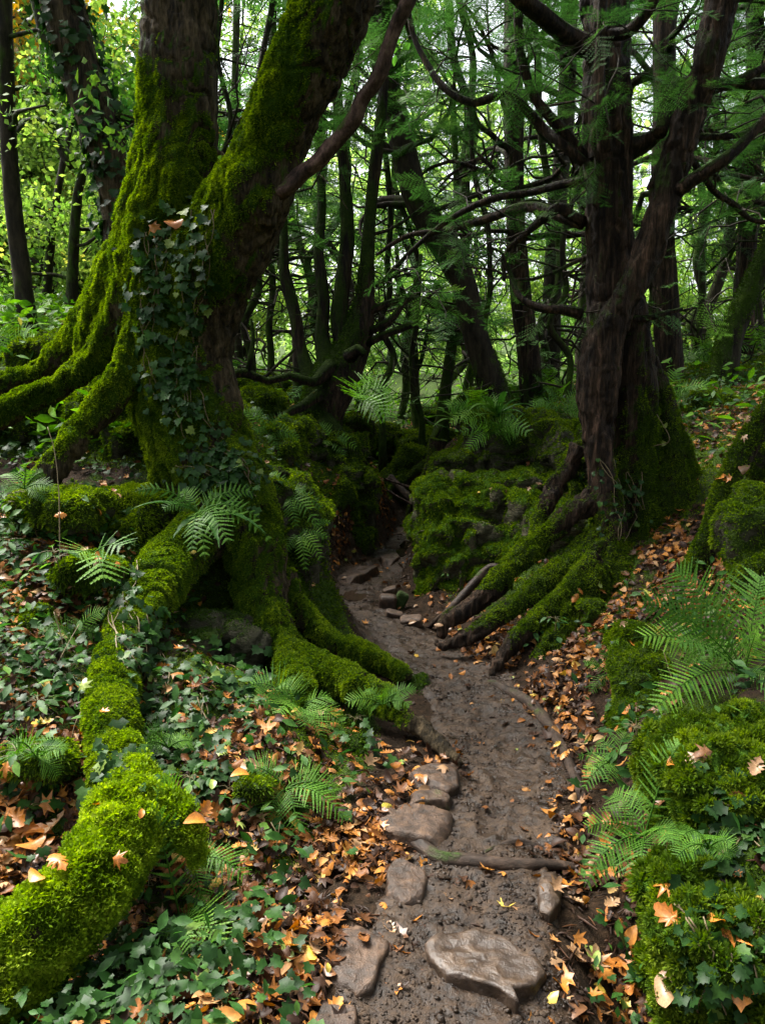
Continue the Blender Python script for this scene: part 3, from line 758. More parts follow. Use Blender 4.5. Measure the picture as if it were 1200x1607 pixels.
rF = pxtube([(910, 700, 5.3, 30), (890, 740, 5.3, 26), (868, 770, 5.25, 26), (850, 810, 5.15, 24), (835, 850, 5.0, 20)], 0.03, nseg=12, flute=0.3, seed=30)
yv, yf, yn = finish_solid([y0, y1, y2, y3, y4, rA, rB, rC, rD, rE, rF], 0.011, 2, 0.024, 8, 0.014, 30, 60, True, crag=.012, csc=7)
zz = yv[:, 2]; px_, py_ = proj(yv)
yb = 0.12 + 0.62 * sstep(0.95, 0.3, zz) - 0.65 * (py_ > 925) * (px_ < 800) * sstep(845, 740, px_ + 0 * px_) - 0.45 * (py_ > 990) * (px_ < 850) + 0.42 * (px_ > 1000) * sstep(2.0, 1.2, zz)
ymoss = mossmask(yv, yn, yb, 0.32, 0.55, 3.2, 61, (-0.6, -0.2, 0.3), 0.2)
SOLIDS['yew'] = (yv, yf, yn, ymoss)
YEW = thing('yew_tree', P(970, 930, 5.0), 'large reddish-barked yew with a second slanting stem and mossy roots reaching the muddy path', 'tree')
mk('trunk', (yv, yf), m_bark_yew, YEW, attrs={'moss': ymoss})
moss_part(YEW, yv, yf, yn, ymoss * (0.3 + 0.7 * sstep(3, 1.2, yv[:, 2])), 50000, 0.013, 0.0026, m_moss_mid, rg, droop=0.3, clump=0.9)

# branches of the yew and of the twin tree, drawn where the photograph has them
def branchset(parent, rows_list, mat, name='branch', seed=0, step=0.035, mossb=0.2):
    out = []
    for k, rows in enumerate(rows_list):
        v, f = pxtube(rows, step, nseg=9, flute=0.25, bump=0.006, bk=9, seed=seed + k)
        f = tris(f); n = vnormals(v, f)
        mm = np.clip(mossb + 0.5 * n[:, 2] + 0.5 * fbm(v * 3, 3, seed), 0, 1)
        out.append((v, f, n, mm))
        mk(name, (v, f), mat, parent, attrs={'moss': mm})
    return out
YB = [
 [(925, 75, 5.3, 32), (890, 55, 5.2, 26), (855, 28, 5.1, 24), (815, -5, 5.0, 24), (770, -60, 4.9, 22)],
 [(915, 285, 5.3, 16), (880, 290, 5.35, 14), (840, 300, 5.4, 12), (780, 310, 5.5, 11), (720, 335, 5.6, 9), (660, 380, 5.7, 7), (600, 440, 5.8, 5)],
 [(918, 250, 5.3, 20), (890, 215, 5.25, 17), (860, 180, 5.2, 16), (835, 145, 5.2, 14), (815, 80, 5.2, 13), (812, 0, 5.2, 12), (815, -60, 5.2, 10)],
 [(915, 350, 5.3, 22), (880, 340, 5.4, 18), (840, 325, 5.6, 16), (800, 330, 5.8, 14), (760, 345, 6.0, 12), (700, 360, 6.2, 10), (640, 370, 6.4, 7), (590, 400, 6.5, 5)],
 [(916, 255, 5.2, 16), (880, 225, 5.2, 15), (850, 200, 5.3, 14), (800, 150, 5.3, 13), (740, 160, 5.4, 12), (690, 130, 5.5, 10), (650, 60, 5.6, 8), (640, 10, 5.6, 7)],
 [(912, 345, 5.2, 15), (893, 335, 5.2, 15), (876, 325, 5.2, 17), (850, 345, 5.3, 12), (815, 375, 5.5, 9), (795, 395, 5.6, 7), (790, 440, 5.7, 6)],
 [(912, 492, 5.2, 20), (880, 485, 5.2, 16), (845, 482, 5.25, 14), (815, 466, 5.3, 10), (800, 430, 5.4, 8), (788, 400, 5.4, 6)],
 [(945, 115, 5.2, 20), (950, 60, 5.0, 18), (985, 50, 4.9, 17), (1020, 10, 4.8, 16), (1040, -50, 4.7, 15)],
 [(950, 240, 5.05, 22), (943, 170, 5.0, 18), (940, 110, 5.0, 16), (945, 30, 4.95, 14), (948, -60, 4.9, 12)],
 [(985, 235, 5.3, 36), (1010, 225, 5.3, 28), (1035, 205, 5.25, 20), (1055, 170, 5.3, 16), (1090, 150, 5.3, 14), (1150, 130, 5.3, 13), (1230, 90, 5.3, 12)],
 [(1062, 300, 5.0, 22), (1090, 280, 4.9, 20), (1130, 255, 4.8, 18), (1165, 225, 4.8, 16), (1215, 170, 4.8, 14)],
 [(1035, 210, 5.05, 20), (1055, 140, 5.2, 18), (1090, 130, 5.3, 20), (1140, 132, 5.35, 18), (1230, 130, 5.4, 18)],
 [(1020, 295, 5.05, 12), (1060, 215, 5.2, 11), (1100, 215, 5.3, 10), (1160, 212, 5.3, 8), (1230, 195, 5.3, 7)],
 [(965, 500, 5.15, 15), (1010, 500, 5.1, 11), (1040, 492, 5.1, 9), (1070, 485, 5.1, 5)],
 [(1040, 270, 5.1, 12), (1075, 245, 5.2, 10), (1120, 300, 5.4, 10), (1150, 320, 5.5, 9), (1180, 345, 5.6, 8), (1230, 350, 5.6, 6)],
]
yb_ = branchset(YEW, YB, m_bark_yew, seed=100)

# ---- boulders
def boulder(cx, cy, Y, w, h, dpt, seed, rough=0.28, layers=0.0, sub=5, voxel=None, tilt=0.0, pill=0.35, box=.8):
    """rounded, creviced block; w,h,dpt in px at depth Y"""
    import bmesh
    bm = bmesh.new(); bmesh.ops.create_icosphere(bm, subdivisions=sub, radius=1.0)
    v = np.array([q.co[:] for q in bm.verts]); f = np.array([[x.index for x in t.verts] for t in bm.faces]); bm.free()
    v = np.sign(v) * np.abs(v) ** box
    c = P(cx, cy, Y); s = np.array([w, dpt, h]) * 0.5 * Y / F
    q = v * s
    nrm = normalize(v)
    d = rough * fbm(q * 2.3 / max(s.min(), .1) * 0.5 + seed, 4, seed) + pill * 0.35 * (1 - np.abs(vnoise(q * 6 + seed * 3, seed)) * 2)
    if layers: d = d + layers * 0.25 * vnoise(np.c_[q[:, 0] * 1.5, q[:, 1] * 1.5, q[:, 2] * 11], seed + 5)
    v = v * (1 + d)[:, None]
    a = tilt; R = np.array([[math.cos(a), 0, math.sin(a)], [0, 1, 0], [-math.sin(a), 0, math.cos(a)]])
    return (v * s) @ R.T + c, f
def mossrock(name, blobs, label, cat, mat, mossm, voxel=0.02, bias=0.5, dens=26000, L=0.018, W=0.0034, amp=0.02, group=None, seed=0, ks=0.5, kz=0.45, clump=0.9, droop=0.35, base=None, crag=0.05, csc=3.2, star=0):
    v, f, n = finish_solid(blobs, voxel, 1, amp, 10, 0.008, 26, seed, crag=crag, csc=csc)
    mask = mossmask(v, n, bias, kz, ks, 3.5, seed, (-0.5, -0.3, 0.3), 0.15)
    c = v.mean(0); c[2] = v[:, 2].min()
    t = thing(name, c, label, cat, group)
    mk('rock', (v, f), mat, t, attrs={'moss': mask})
    if star:
        shoot_part(t, v, f, n, mask, star * .25, L * .5, SH_STAR, m_moss_dark, .3, .45, .1, 1.0)
        shoot_part(t, v, f, n, mask, star * .105, L * .95, TUFT, mossm, .2, .25, 0, .9, name='moss_cushions')
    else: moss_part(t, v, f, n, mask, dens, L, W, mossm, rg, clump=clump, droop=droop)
    SOLIDS[name + str(seed)] = (v, f, n, mask)
    return t
B = boulder
mossrock('mossy_boulder', [B(745, 855, 6.4, 190, 190, 200, 1, layers=.6), B(720, 780, 6.6, 120, 70, 150, 2, layers=.4), B(810, 800, 6.4, 180, 110, 170, 3, layers=.4), B(700, 905, 6.15, 110, 110, 100, 4, pill=.6), B(790, 905, 6.0, 180, 110, 130, 5, pill=.5), B(680, 830, 6.5, 50, 60, 70, 6), B(860, 850, 5.9, 110, 120, 140, 7, pill=.5), B(845, 760, 6.6, 100, 60, 110, 8, pill=.6), B(700, 770, 6.7, 60, 44, 80, 9), B(760, 772, 6.6, 90, 40, 90, 10)],
         'big layered moss-covered rock outcrop standing where the path bends out of sight', 'rock', m_rock, m_moss_mid, 0.018, 0.34, 26000, 0.020, seed=201, ks=.75, crag=.10, csc=2.6)
mossrock('mossy_boulder', [B(760, 730, 7.4, 170, 60, 160, 11, layers=.3), B(880, 700, 7.0, 90, 80, 140, 12, pill=.7), B(850, 690, 7.2, 50, 90, 90, 13, pill=.7), B(900, 740, 6.5, 60, 90, 120, 14, pill=.7), B(745, 695, 7.8, 50, 70, 80, 15, pill=.5), B(790, 680, 7.3, 110, 60, 110, 16, pill=.6, layers=.4), B(765, 662, 7.9, 90, 40, 110, 17, pill=.5)],
         'dark mossy ledge topped with strap ferns above the rock outcrop', 'rock', m_rock_d, m_moss_mid, 0.022, 0.34, 18000, 0.024, seed=202, crag=.10, csc=2.6, ks=.7)
mossrock('mossy_boulder', [B(430, 850, 4.9, 150, 150, 150, 21), B(470, 900, 4.85, 90, 170, 130, 22, pill=.5), B(480, 830, 5.0, 70, 90, 120, 23, pill=.5), B(440, 770, 5.1, 110, 80, 140, 24), B(495, 960, 4.75, 50, 80, 80, 25), B(497, 900, 5.15, 44, 190, 110, 26, pill=.5), B(494, 960, 5.0, 50, 90, 90, 28, pill=.6), B(460, 990, 4.5, 80, 70, 90, 27)],
         'mossy rock mass under the twin-stemmed tree, overhung by small ferns', 'rock', m_rock_d, m_moss_mid, 0.018, 0.38, 22000, 0.020, seed=203, crag=.07, ks=.7)
mossrock('mossy_boulder', [B(545, 790, 7.5, 84, 150, 130, 31, tilt=.25), B(520, 800, 7.3, 80, 120, 120, 32, pill=.5), B(560, 838, 7.3, 50, 60, 80, 33, tilt=.3), B(525, 720, 7.8, 110, 90, 130, 34, pill=.6), B(500, 720, 7.7, 90, 90, 120, 35, pill=.7), B(470, 700, 7.4, 70, 70, 100, 36, pill=.7), B(535, 740, 8.0, 60, 110, 100, 37, tilt=.3), B(545, 812, 7.3, 60, 90, 90, 38, tilt=.35)],
         'tall moss-hung rock face below the many-stemmed yew, beside the path bend', 'rock', m_rock_d, m_moss_mid, 0.022, 0.45, 16000, 0.024, seed=204, crag=.10, ks=.6)
mossrock('mossy_boulder', [B(1165, 830, 4.0, 70, 130, 110, 41, pill=.5), B(1180, 900, 3.9, 60, 130, 100, 42, layers=.5), B(1185, 790, 4.1, 60, 60, 90, 43, pill=.6)],
         'upright mossy rock shaped like a stump above the big bracken', 'rock', m_rock_d, m_moss_mid, 0.018, 0.42, 26000, 0.018, seed=205)
mossrock('mossy_boulder', [B(1130, 1240, 2.50, 230, 200, 260, 51, pill=.5), B(1190, 1190, 2.55, 150, 130, 200, 52, pill=.4), B(1060, 1210, 2.62, 110, 130, 150, 53, pill=.5)],
         'rounded mound thick with cushion moss under the big bracken fronds', 'moss mound', m_rock, m_moss_mid, 0.014, 0.95, 60000, 0.026, 0.0036, 0.02, seed=206, ks=.2, kz=.2, crag=.045, csc=10, star=26000)
mossrock('mossy_boulder', [B(1120, 1470, 2.05, 250, 190, 240, 61, pill=.5), B(1190, 1560, 1.92, 200, 160, 200, 62, pill=.4), B(1060, 1560, 2.0, 110, 130, 150, 63, pill=.4)],
         'dark green moss cushion with dead leaves and ivy at the lowest corner of the bank', 'moss mound', m_rock, m_moss_mid, 0.014, 0.9, 60000, 0.026, 0.0036, 0.02, seed=207, ks=.2, kz=.2, crag=.045, csc=10, star=26000)
mossrock('mossy_boulder', [B(990, 1010, 3.75, 60, 70, 80, 71, pill=.7), B(1010, 1080, 3.4, 90, 110, 110, 72, pill=.6), B(1000, 1130, 3.2, 90, 80, 90, 73, pill=.6)],
         'low mossy lumps between the yew roots and the bracken', 'rock', m_rock_d, m_moss_mid, 0.016, 0.6, 34000, 0.018, seed=208)
mossrock('mossy_boulder', [B(215, 830, 4.45, 110, 110, 120, 81, pill=.5), B(190, 790, 4.6, 90, 50, 90, 82, pill=.4), B(250, 790, 4.6, 80, 60, 90, 83, pill=.4)],
         'mossy hump under the hollow between the roots of the twin-stemmed tree', 'rock', m_rock_d, m_moss, 0.016, 0.6, 30000, 0.020, seed=209)
mossrock('mossy_boulder', [B(335, 985, 3.98, 130, 60, 90, 91), B(300, 1010, 3.85, 110, 40, 80, 92), B(390, 1010, 3.95, 70, 60, 80, 93, tilt=-.4)],
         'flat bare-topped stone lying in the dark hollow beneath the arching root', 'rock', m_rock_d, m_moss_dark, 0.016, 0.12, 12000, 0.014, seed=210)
mossrock('mossy_boulder', [B(40, 990, 3.6, 120, 110, 120, 95, pill=.5), B(20, 950, 3.8, 90, 60, 110, 96, pill=.5), B(-60, 1010, 3.5, 120, 130, 120, 97)],
         'mossy leaf-covered hump with a dark overhang on the ivy bank', 'rock', m_rock_d, m_moss_mid, 0.018, 0.55, 26000, 0.020, seed=211)
mossrock('mossy_boulder', [B(640, 740, 9.8, 50, 90, 90, 98, tilt=.3), B(622, 760, 9.7, 50, 60, 80, 99, tilt=-.3)],
         'leaning mossy stone slab in the gully beyond the bend', 'rock', m_rock_d, m_moss_mid, 0.03, 0.55, 9000, 0.03, seed=212)
mossrock('mossy_boulder', [B(670, 700, 11.5, 120, 50, 120, 101)], 'broad low mossy rock behind the leaning slab in the gully', 'rock', m_rock_d, m_moss_mid, 0.03, 0.55, 9000, 0.03, seed=215)
mossrock('mossy_boulder', [B(930, 960, 4.3, 50, 40, 60, 74)], 'small round mossy stone on the leaf slope just below the big yew roots', 'rock', m_rock_d, m_moss_mid, 0.014, 0.6, 34000, 0.016, seed=216)
mossrock('mossy_boulder', [B(520, 1190, 3.25, 130, 90, 120, 103, pill=.4), B(560, 1230, 3.1, 60, 70, 80, 104, pill=.4)],
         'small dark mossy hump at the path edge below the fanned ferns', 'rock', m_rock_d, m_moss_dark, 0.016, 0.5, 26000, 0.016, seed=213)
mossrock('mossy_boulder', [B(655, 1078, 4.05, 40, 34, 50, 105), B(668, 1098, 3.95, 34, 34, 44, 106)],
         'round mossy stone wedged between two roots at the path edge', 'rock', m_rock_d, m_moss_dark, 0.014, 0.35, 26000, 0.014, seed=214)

for _i, (_bl, _la) in enumerate([([B(400, 640, 7.6, 90, 50, 90, 120, pill=.6), B(350, 625, 7.8, 70, 60, 70, 121, pill=.6)], 'mossy hummock between the twin-stemmed tree and the many-stemmed yew'),
  ([B(420, 700, 6.4, 90, 60, 80, 122, pill=.6), B(460, 680, 6.7, 60, 50, 70, 123, pill=.6)], 'mossy hummock behind the pale hanging fern'),
  ([B(600, 690, 11.5, 60, 50, 80, 124), B(560, 680, 10.5, 50, 60, 80, 125, pill=.6)], 'mossy block on the near side of the gully floor'),
  ([B(690, 655, 13.5, 90, 40, 90, 126, pill=.6)], 'low mossy boulder at the back of the gully'),
  ([B(760, 640, 12, 80, 50, 80, 127, pill=.6), B(800, 630, 11.5, 60, 40, 60, 128, pill=.6)], 'mossy boulder under the bent trunk behind the ledge'),
  ([B(470, 630, 10.5, 90, 50, 80, 129, pill=.6), B(410, 610, 11, 80, 40, 80, 130, pill=.6)], 'mossy bank hump far behind the many-stemmed yew'),
  ([B(1120, 640, 7.0, 90, 44, 70, 131, pill=.6)], 'half-buried mossy boulder on the leafy slope behind the big yew'),
  ([B(60, 650, 5.7, 170, 90, 120, 140, pill=.6), B(-30, 640, 5.6, 120, 80, 100, 141, pill=.6)], 'dark mossy hump behind the long roots at the picture edge'),
  ([B(170, 640, 5.6, 120, 110, 110, 142, pill=.6), B(215, 690, 5.3, 90, 90, 90, 143, pill=.6)], 'mossy hump added deep in the hollow between the roots to darken it'),  # hump added behind the roots so the hollow reads dark
  ([B(90, 560, 6.4, 150, 70, 110, 144, pill=.6), B(0, 550, 6.8, 130, 60, 100, 145, pill=.6)], 'fern-backed mossy hump above the long roots'),
  ([B(95, 800, 4.1, 130, 60, 110, 150, pill=.6)], 'bright mossy lump among the herbs under the long roots'),
  ([B(140, 900, 3.65, 100, 60, 90, 151, pill=.6)], 'low mossy lump beside the arching mossy root'),
  ([B(60, 1190, 2.55, 110, 50, 100, 152, pill=.6)], 'small mossy swelling in the ivy near the picture edge'),
  ([B(400, 1235, 2.65, 70, 44, 80, 153, pill=.6)], 'small bright mossy lump under the flat spreading fern'),
  ([B(1210, 720, 4.9, 90, 70, 90, 132, pill=.6)], 'mossy swell at the picture edge above the stump-like rock')]):
    mossrock('mossy_boulder', _bl, _la, 'rock', m_rock_d, m_moss_mid, 0.03 if _bl[0][0][:, 1].mean() > 5 else .015, 0.62, 12000 if _bl[0][0][:, 1].mean() > 5 else 36000, 0.028 if _bl[0][0][:, 1].mean() > 5 else .018, seed=230 + _i, crag=.07 if _bl[0][0][:, 1].mean() > 5 else .03)

# ---- bright moss-laden fallen limb in the corner and its stub
L1 = pxtube([(190, 1180, 2.6, 50), (203, 1225, 2.45, 78), (206, 1270, 2.3, 108), (190, 1325, 2.16, 128), (140, 1385, 2.04, 130), (75, 1445, 1.95, 130), (10, 1505, 1.87, 132), (-70, 1580, 1.78, 140), (-160, 1660, 1.7, 150)], 0.03, nseg=32, flute=0.22, fk=1.6, bump=0.02, bk=6, seed=15)
L2 = pxtube([(240, 1280, 2.28, 90), (280, 1290, 2.25, 66), (302, 1330, 2.2, 42), (314, 1362, 2.18, 20)], 0.03, nseg=20, flute=0.25, seed=16)
gvv, gff, gnn = finish_solid([L1, L2], 0.012, 2, 0.035, 8, 0.010, 30, 50, crag=.02, csc=8)
gm = np.clip(1.0 - 1.4 * sstep(0.045, 0.0, np.abs(proj(gvv)[0] - 52) / 600 + np.abs(proj(gvv)[1] - 1462) / 900), 0, 1)
gm = gm * (0.7 + 0.3 * sstep(-0.7, -0.2, gnn[:, 2])) + 0.1 * fbm(gvv * 6, 2, 1)
LOG = thing('fallen_limb', P(150, 1500, 2.0), 'thick fallen limb smothered in lime-green moss with one bare dark patch', 'fallen branch')
mk('wood', (gvv, gff), m_bark_big, LOG, attrs={'moss': np.clip(gm, 0, 1)})
shoot_part(LOG, gvv, gff, gnn, np.clip(gm, 0, 1), 42000, .026, SH_FEATHER, m_moss, .1, .6, .7, .8)
SOLIDS['log'] = (gvv, gff, gnn, gm)

# ---- mossy leaning roots on the far bank side
R1 = pxtube([(1230, 620, 4.5, 34), (1190, 670, 4.5, 34), (1155, 730, 4.45, 34), (1130, 790, 4.4, 34), (1110, 850, 4.35, 36), (1080, 905, 4.3, 34), (1050, 950, 4.2, 26), (1030, 975, 4.1, 14)], 0.03, nseg=18, flute=0.25, bump=0.012, seed=31)
v, f, n = finish_solid([R1], 0.013, 2, 0.015, 9, 0.006, 26, 70)
mm = mossmask(v, n, 0.5, .4, .4, 4, 70)
t = thing('exposed_root', P(1100, 860, 4.35), 'long mossy root sloping down the leaf-strewn bank beside the stump-like rock', 'tree root')
mk('root_wood', (v, f), m_bark_yew, t, attrs={'moss': mm}); moss_part(t, v, f, n, mm, 30000, .018, .0034, m_moss_mid, rg)
SOLIDS['r1'] = (v, f, n, mm)
def root(rows, label, mat=m_root_dark, bias=-0.1, seed=0, dens=0, mossm=None, cat='tree root', name='exposed_root'):
    v, f = pxtube(rows, 0.02, nseg=14, flute=0.3, fk=1.6, bump=0.008, bk=9, seed=seed)
    f = tris(f); n = vnormals(v, f); mm = mossmask(v, n, bias, .3, .4, 5, seed)
    t = thing(name, v.mean(0) * [1, 1, 0] + [0, 0, v[:, 2].min()], label, cat)
    mk('root_wood', (v, f), mat, t, attrs={'moss': mm})
    if dens: moss_part(t, v, f, n, mm, dens, .016, .003, mossm or m_moss_mid, rg)
    SOLIDS['root%d' % seed] = (v, f, n, mm)
    return t
def gz(px, py, w, lift=0.0):
    """row on the ground under a pixel; lift in metres"""
    p = G(px, py); p[2] += lift
    qx, qy = proj(p)
    return (float(qx), float(qy), p[1], w)
root([gz(560, 1302, 6, -.02), gz(600, 1312, 14, .0), gz(640, 1322, 24, .015), (690, 1345, gz(690, 1352, 1)[2], 24), (740, 1352, gz(740, 1360, 1)[2], 24), (790, 1358, gz(790, 1366, 1)[2], 22), gz(840, 1366, 22, .02), gz(885, 1366, 18, .015), gz(925, 1370, 12, .0), gz(960, 1372, 6, -.02)], 'wet smooth root lying like a step across the muddy path', seed=80)
root([gz(765, 1070, 8, 0), gz(790, 1085, 16, .01), gz(825, 1105, 18, .015), gz(855, 1135, 18, .015), gz(878, 1175, 18, .015), gz(895, 1210, 18, .01), gz(912, 1250, 16, .005), gz(922, 1290, 8, -.01)], 'thin brown root running along the path edge among orange leaves', seed=81)
root([gz(735, 1355, 5, 0), gz(770, 1338, 8, .01), gz(810, 1328, 10, .015), gz(850, 1335, 8, .01), gz(870, 1355, 5, 0)], 'slender arched rootlet just behind the step-like root', seed=82)
root([(800, 905, 5.0, 8), (770, 890, 5.1, 12), (730, 930, 5.0, 14), (700, 962, 4.95, 12), gz(672, 985, 8)], 'dark bare root reaching down beside the rock outcrop', seed=83)
root([(612, 748, 8.9, 10), (640, 778, 8.7, 12), (668, 805, 8.5, 12), (700, 835, 8.3, 10)], 'dark dead branch fallen across the gully beyond the bend', seed=84, cat='dead branch', name='fallen_branch')
root([(600, 765, 8.6, 3), (640, 788, 8.4, 4), (680, 805, 8.2, 3), (700, 818, 8.2, 2)], 'pale thin dead stick lying over the fallen branch in the gully', seed=85, cat='dead branch', name='fallen_branch', mat=m_limb_pink)
root([(605, 752, 8.7, 3), (650, 768, 8.5, 4), (690, 790, 8.3, 3)], 'second pale stick crossing the gully just above the fallen branch', seed=86, cat='dead branch', name='fallen_branch', mat=m_limb_pink)
root([(688, 690, 8.6, 26), (680, 730, 8.6, 24), (665, 765, 8.6, 22), (650, 792, 8.6, 18), (640, 815, 8.6, 10)], 'dark leaning stump with moss at the far bend of the path', mat=m_bark_yew, bias=.3, seed=87, dens=14000, cat='stump', name='leaning_stump')
root([(575, 1290, 2.95, 10), (573, 1255, 3.0, 12), (566, 1230, 3.05, 10)], 'short bare root end poking from the bank by the stone slabs', seed=88)
root([(745, 690, 9.6, 10), (700, 715, 9.4, 16), (660, 735, 9.4, 16), (630, 765, 9.4, 12)], 'curved mossy root arching over the gully rocks', mat=m_bark_yew, bias=.45, seed=89, dens=9000)

# ---- path stones
def stone(rows, top, label, seed, mat=m_stone, h=0.07, lumps=0.006, mossb=-0.05, name='stone', dome=0.0, group=None):
    """angular slab: outline given in pixels on the ground, raised by h"""
    pts = np.array([PZ(a, b, top) for a, b in rows])[:, :2]
    c = pts.mean(0)
    # resample the outline
    out = []
    for i in range(len(pts)):
        a, b = pts[i], pts[(i + 1) % len(pts)]
        k = max(2, int(np.linalg.norm(b - a) / 0.012))
        out += [a + (b - a) * t for t in np.linspace(0, 1, k, endpoint=False)]
    o = np.array(out); k = len(o)
    V, Fc = [], []
    ts = np.r_[np.linspace(0.02, 0.9, 13), 0.96, 1.0]
    for t in ts:
        q = c + (o - c) * t
        z = top - (0.004 if t > 0.95 else 0) - (0.006 if t >= 1 else 0) + dome * (1 - t * t)
        V.append(np.c_[q, np.full(k, z)])
    for dz, g in ((0.014, 1.004), (0.03, 1.012), (h + 0.05, 1.05)):
        q = c + (o - c) * g
        V.append(np.c_[q, np.full(k, top - dz)])
    v = np.concatenate(V); nr = len(V)
    i = (np.arange(nr - 1)[:, None] * k); j = np.arange(k)[None]; j2 = (j + 1) % k
    f = np.stack([i + j, i + k + j, i + k + j2, i + j2], -1).reshape(-1, 4)
    v = np.vstack([v, [*c, top + dome]])
    f = np.vstack([f, np.c_[np.arange(k), (np.arange(k) + 1) % k, np.full(k, len(v) - 1), np.full(k, len(v) - 1)]])
    f = tris(f); n = vnormals(v, f)
    p = v * 1.0
    _rs = np.random.default_rng(seed); _R = np.linalg.norm(o - c, axis=1).mean()
    for _q in range(9 if mat is m_stone else 0):
        _a = _rs.uniform(0, 6.28); _t = _rs.uniform(.55, .95) * _R
        _d = (v[:, 0] - c[0]) * math.cos(_a) + (v[:, 1] - c[1]) * math.sin(_a)
        v[:, 2] -= np.maximum(_d - _t, 0) * _rs.uniform(.2, .8)
    v[:, 2] += lumps * (1.8 * fbm(p * 9 + seed, 3, seed) + 0.8 * ridged(p * 18, 2, seed)) + 0.0
    v[:, :2] += 0.008 * np.c_[fbm(p * 14, 2, seed), fbm(p * 14 + 9, 2, seed)]
    mm = np.clip(mossb + 0.5 * fbm(p * 9, 3, seed), 0, 1)
    if f.shape[0] and np.mean(n[:k * 10, 2]) < 0: f = f[:, ::-1]
    o_ = mk(name, (v, f), mat, None, attrs={'moss': mm})
    SOLIDS['stone%d' % seed] = (v, f, vnormals(v, f), mm)
    return tag(o_, label, 'stone', group)
stone([(528, 1442), (600, 1434), (614, 1448), (606, 1490), (583, 1545), (560, 1553), (512, 1528), (508, 1505), (524, 1480)], 0.055, 'flat brown angular stone at the leafy foot of the path', 301)
stone([(683, 1462), (740, 1455), (786, 1462), (846, 1500), (858, 1522), (838, 1545), (806, 1552), (815, 1570), (770, 1545), (700, 1530), (672, 1505), (668, 1480)], 0.045, 'large wet rounded stone polished by feet in the mud', 302, mat=m_stone_g, lumps=0.008, dome=0.0)
stone([(597, 1262), (650, 1254), (708, 1260), (712, 1290), (692, 1318), (650, 1312), (603, 1300), (590, 1280)], 0.06, 'broad flat slab just above the step-like root', 303)
stone([(660, 1190), (706, 1186), (719, 1200), (720, 1232), (700, 1240), (655, 1226), (640, 1210)], 0.07, 'dark blocky stone beside the narrowest stretch of mud', 304)
stone([(634, 1240), (690, 1236), (712, 1240), (705, 1256), (660, 1254), (630, 1256)], 0.07, 'small wedge stone between the broad slab and the blocky stone', 305, mossb=.2)
stone([(616, 1345), (640, 1332), (668, 1345), (672, 1372), (662, 1408), (630, 1412), (606, 1395), (606, 1365)], 0.05, 'leaf-scattered low stone below the end of the step-like root', 306)
stone([(850, 1366), (872, 1362), (884, 1385), (880, 1415), (862, 1432), (846, 1425), (842, 1395)], 0.05, 'pale ridged narrow stone standing out of the mud', 307, mat=m_stone_g, lumps=.01, dome=.015)
stone([(505, 1570), (540, 1560), (560, 1580), (560, 1640), (500, 1640), (490, 1600)], 0.04, 'half-buried brown stone at the very bottom edge of the path', 308)
stone([(525, 905), (560, 888), (600, 872), (612, 878), (575, 898), (540, 915), (526, 922)], 0.07, 'long thin kerb-like slab edging the far bend', 309)
stone([(596, 872), (622, 866), (628, 874), (604, 882)], 0.06, 'small flat slab at the end of the kerb-like slab', 310)
stone([(603, 852), (622, 848), (628, 858), (608, 862)], 0.05, 'pale chipped stone highest along the far bend', 311)
stone([(604, 830), (640, 824), (655, 828), (640, 836), (606, 838)], 0.05, 'flat stone at the last visible point of the path', 312)
for i, (cx, cy, w_, h_, la) in enumerate([(608, 945, 26, 22, 'square grey-brown rock in the heap at the foot of the outcrop'), (612, 928, 22, 12, 'topmost rock of the heap at the foot of the outcrop'), (628, 942, 18, 24, 'moss-streaked pointed rock in the heap at the foot of the outcrop'), (618, 965, 26, 12, 'flat tilted rock lowest in the heap at the foot of the outcrop'), (645, 975, 34, 14, 'wide low rock between the heap and the dark bare root')]):
    p = G(cx, cy + h_ * .5)
    v, f = boulder(cx, cy, p[1], w_ * 1.05, h_ * 1.15, w_, 400 + i, rough=.16, sub=4, pill=.05, layers=.15, box=.42, tilt=[.1, -.3, .5, .25, -.1][i])
    n = vnormals(v, f); mm = np.clip((.9 if i == 2 else -.05) + .5 * fbm(v * 12, 3, i), 0, 1)
    tag(mk('stone', (v, f), m_stone, attrs={'moss': mm}), la, 'stone', 'rocks heaped at the foot of the outcrop')
    SOLIDS['hp%d' % i] = (v, f, n, mm)

CROWN_JOBS = [(TWIN, [(283, -150, 4.93, 92), (286, -420, 5.0, 88), (290, -700, 5.1, 70), (300, -1000, 5.2, 40)], 'broad', m_broad_g, m_bark_big, 61), (YEW, [(950, -150, 5.45, 80), (948, -420, 5.5, 76), (945, -700, 5.5, 60), (940, -1000, 5.5, 30)], 'yewn', m_yew, m_bark_yew, 62)]
# ---------------------------------------------------------------- foliage archetypes
def leaf_fan(outline, cx=0.0, cy=0.45, curl=(0.0, 0.0), rng=None, cr=0.0):
    """leaf with inner ring: outline list of (x,y), tip +y, returns v,f"""
    o = np.array(outline, float)
    c = np.array([cx, cy]); k = len(o)
    v2 = np.vstack([c, c + (o - c) * 0.55, o])
    z = curl[0] * v2[:, 0] ** 2 + curl[1] * (v2[:, 1] - cy) ** 2 + 0.0
    if cr: z = z + cr * np.sin(v2[:, 0] * 9 + v2[:, 1] * 5) * np.hypot(v2[:, 0], v2[:, 1] - cy)
    v = np.c_[v2, z]
    j = np.arange(k); jn = (j + 1) % k
    f = np.vstack([np.c_[np.zeros(k, int), 1 + j, 1 + jn], np.c_[1 + j, 1 + k + j, 1 + k + jn], np.c_[1 + j, 1 + k + jn, 1 + jn]])
    return v, f
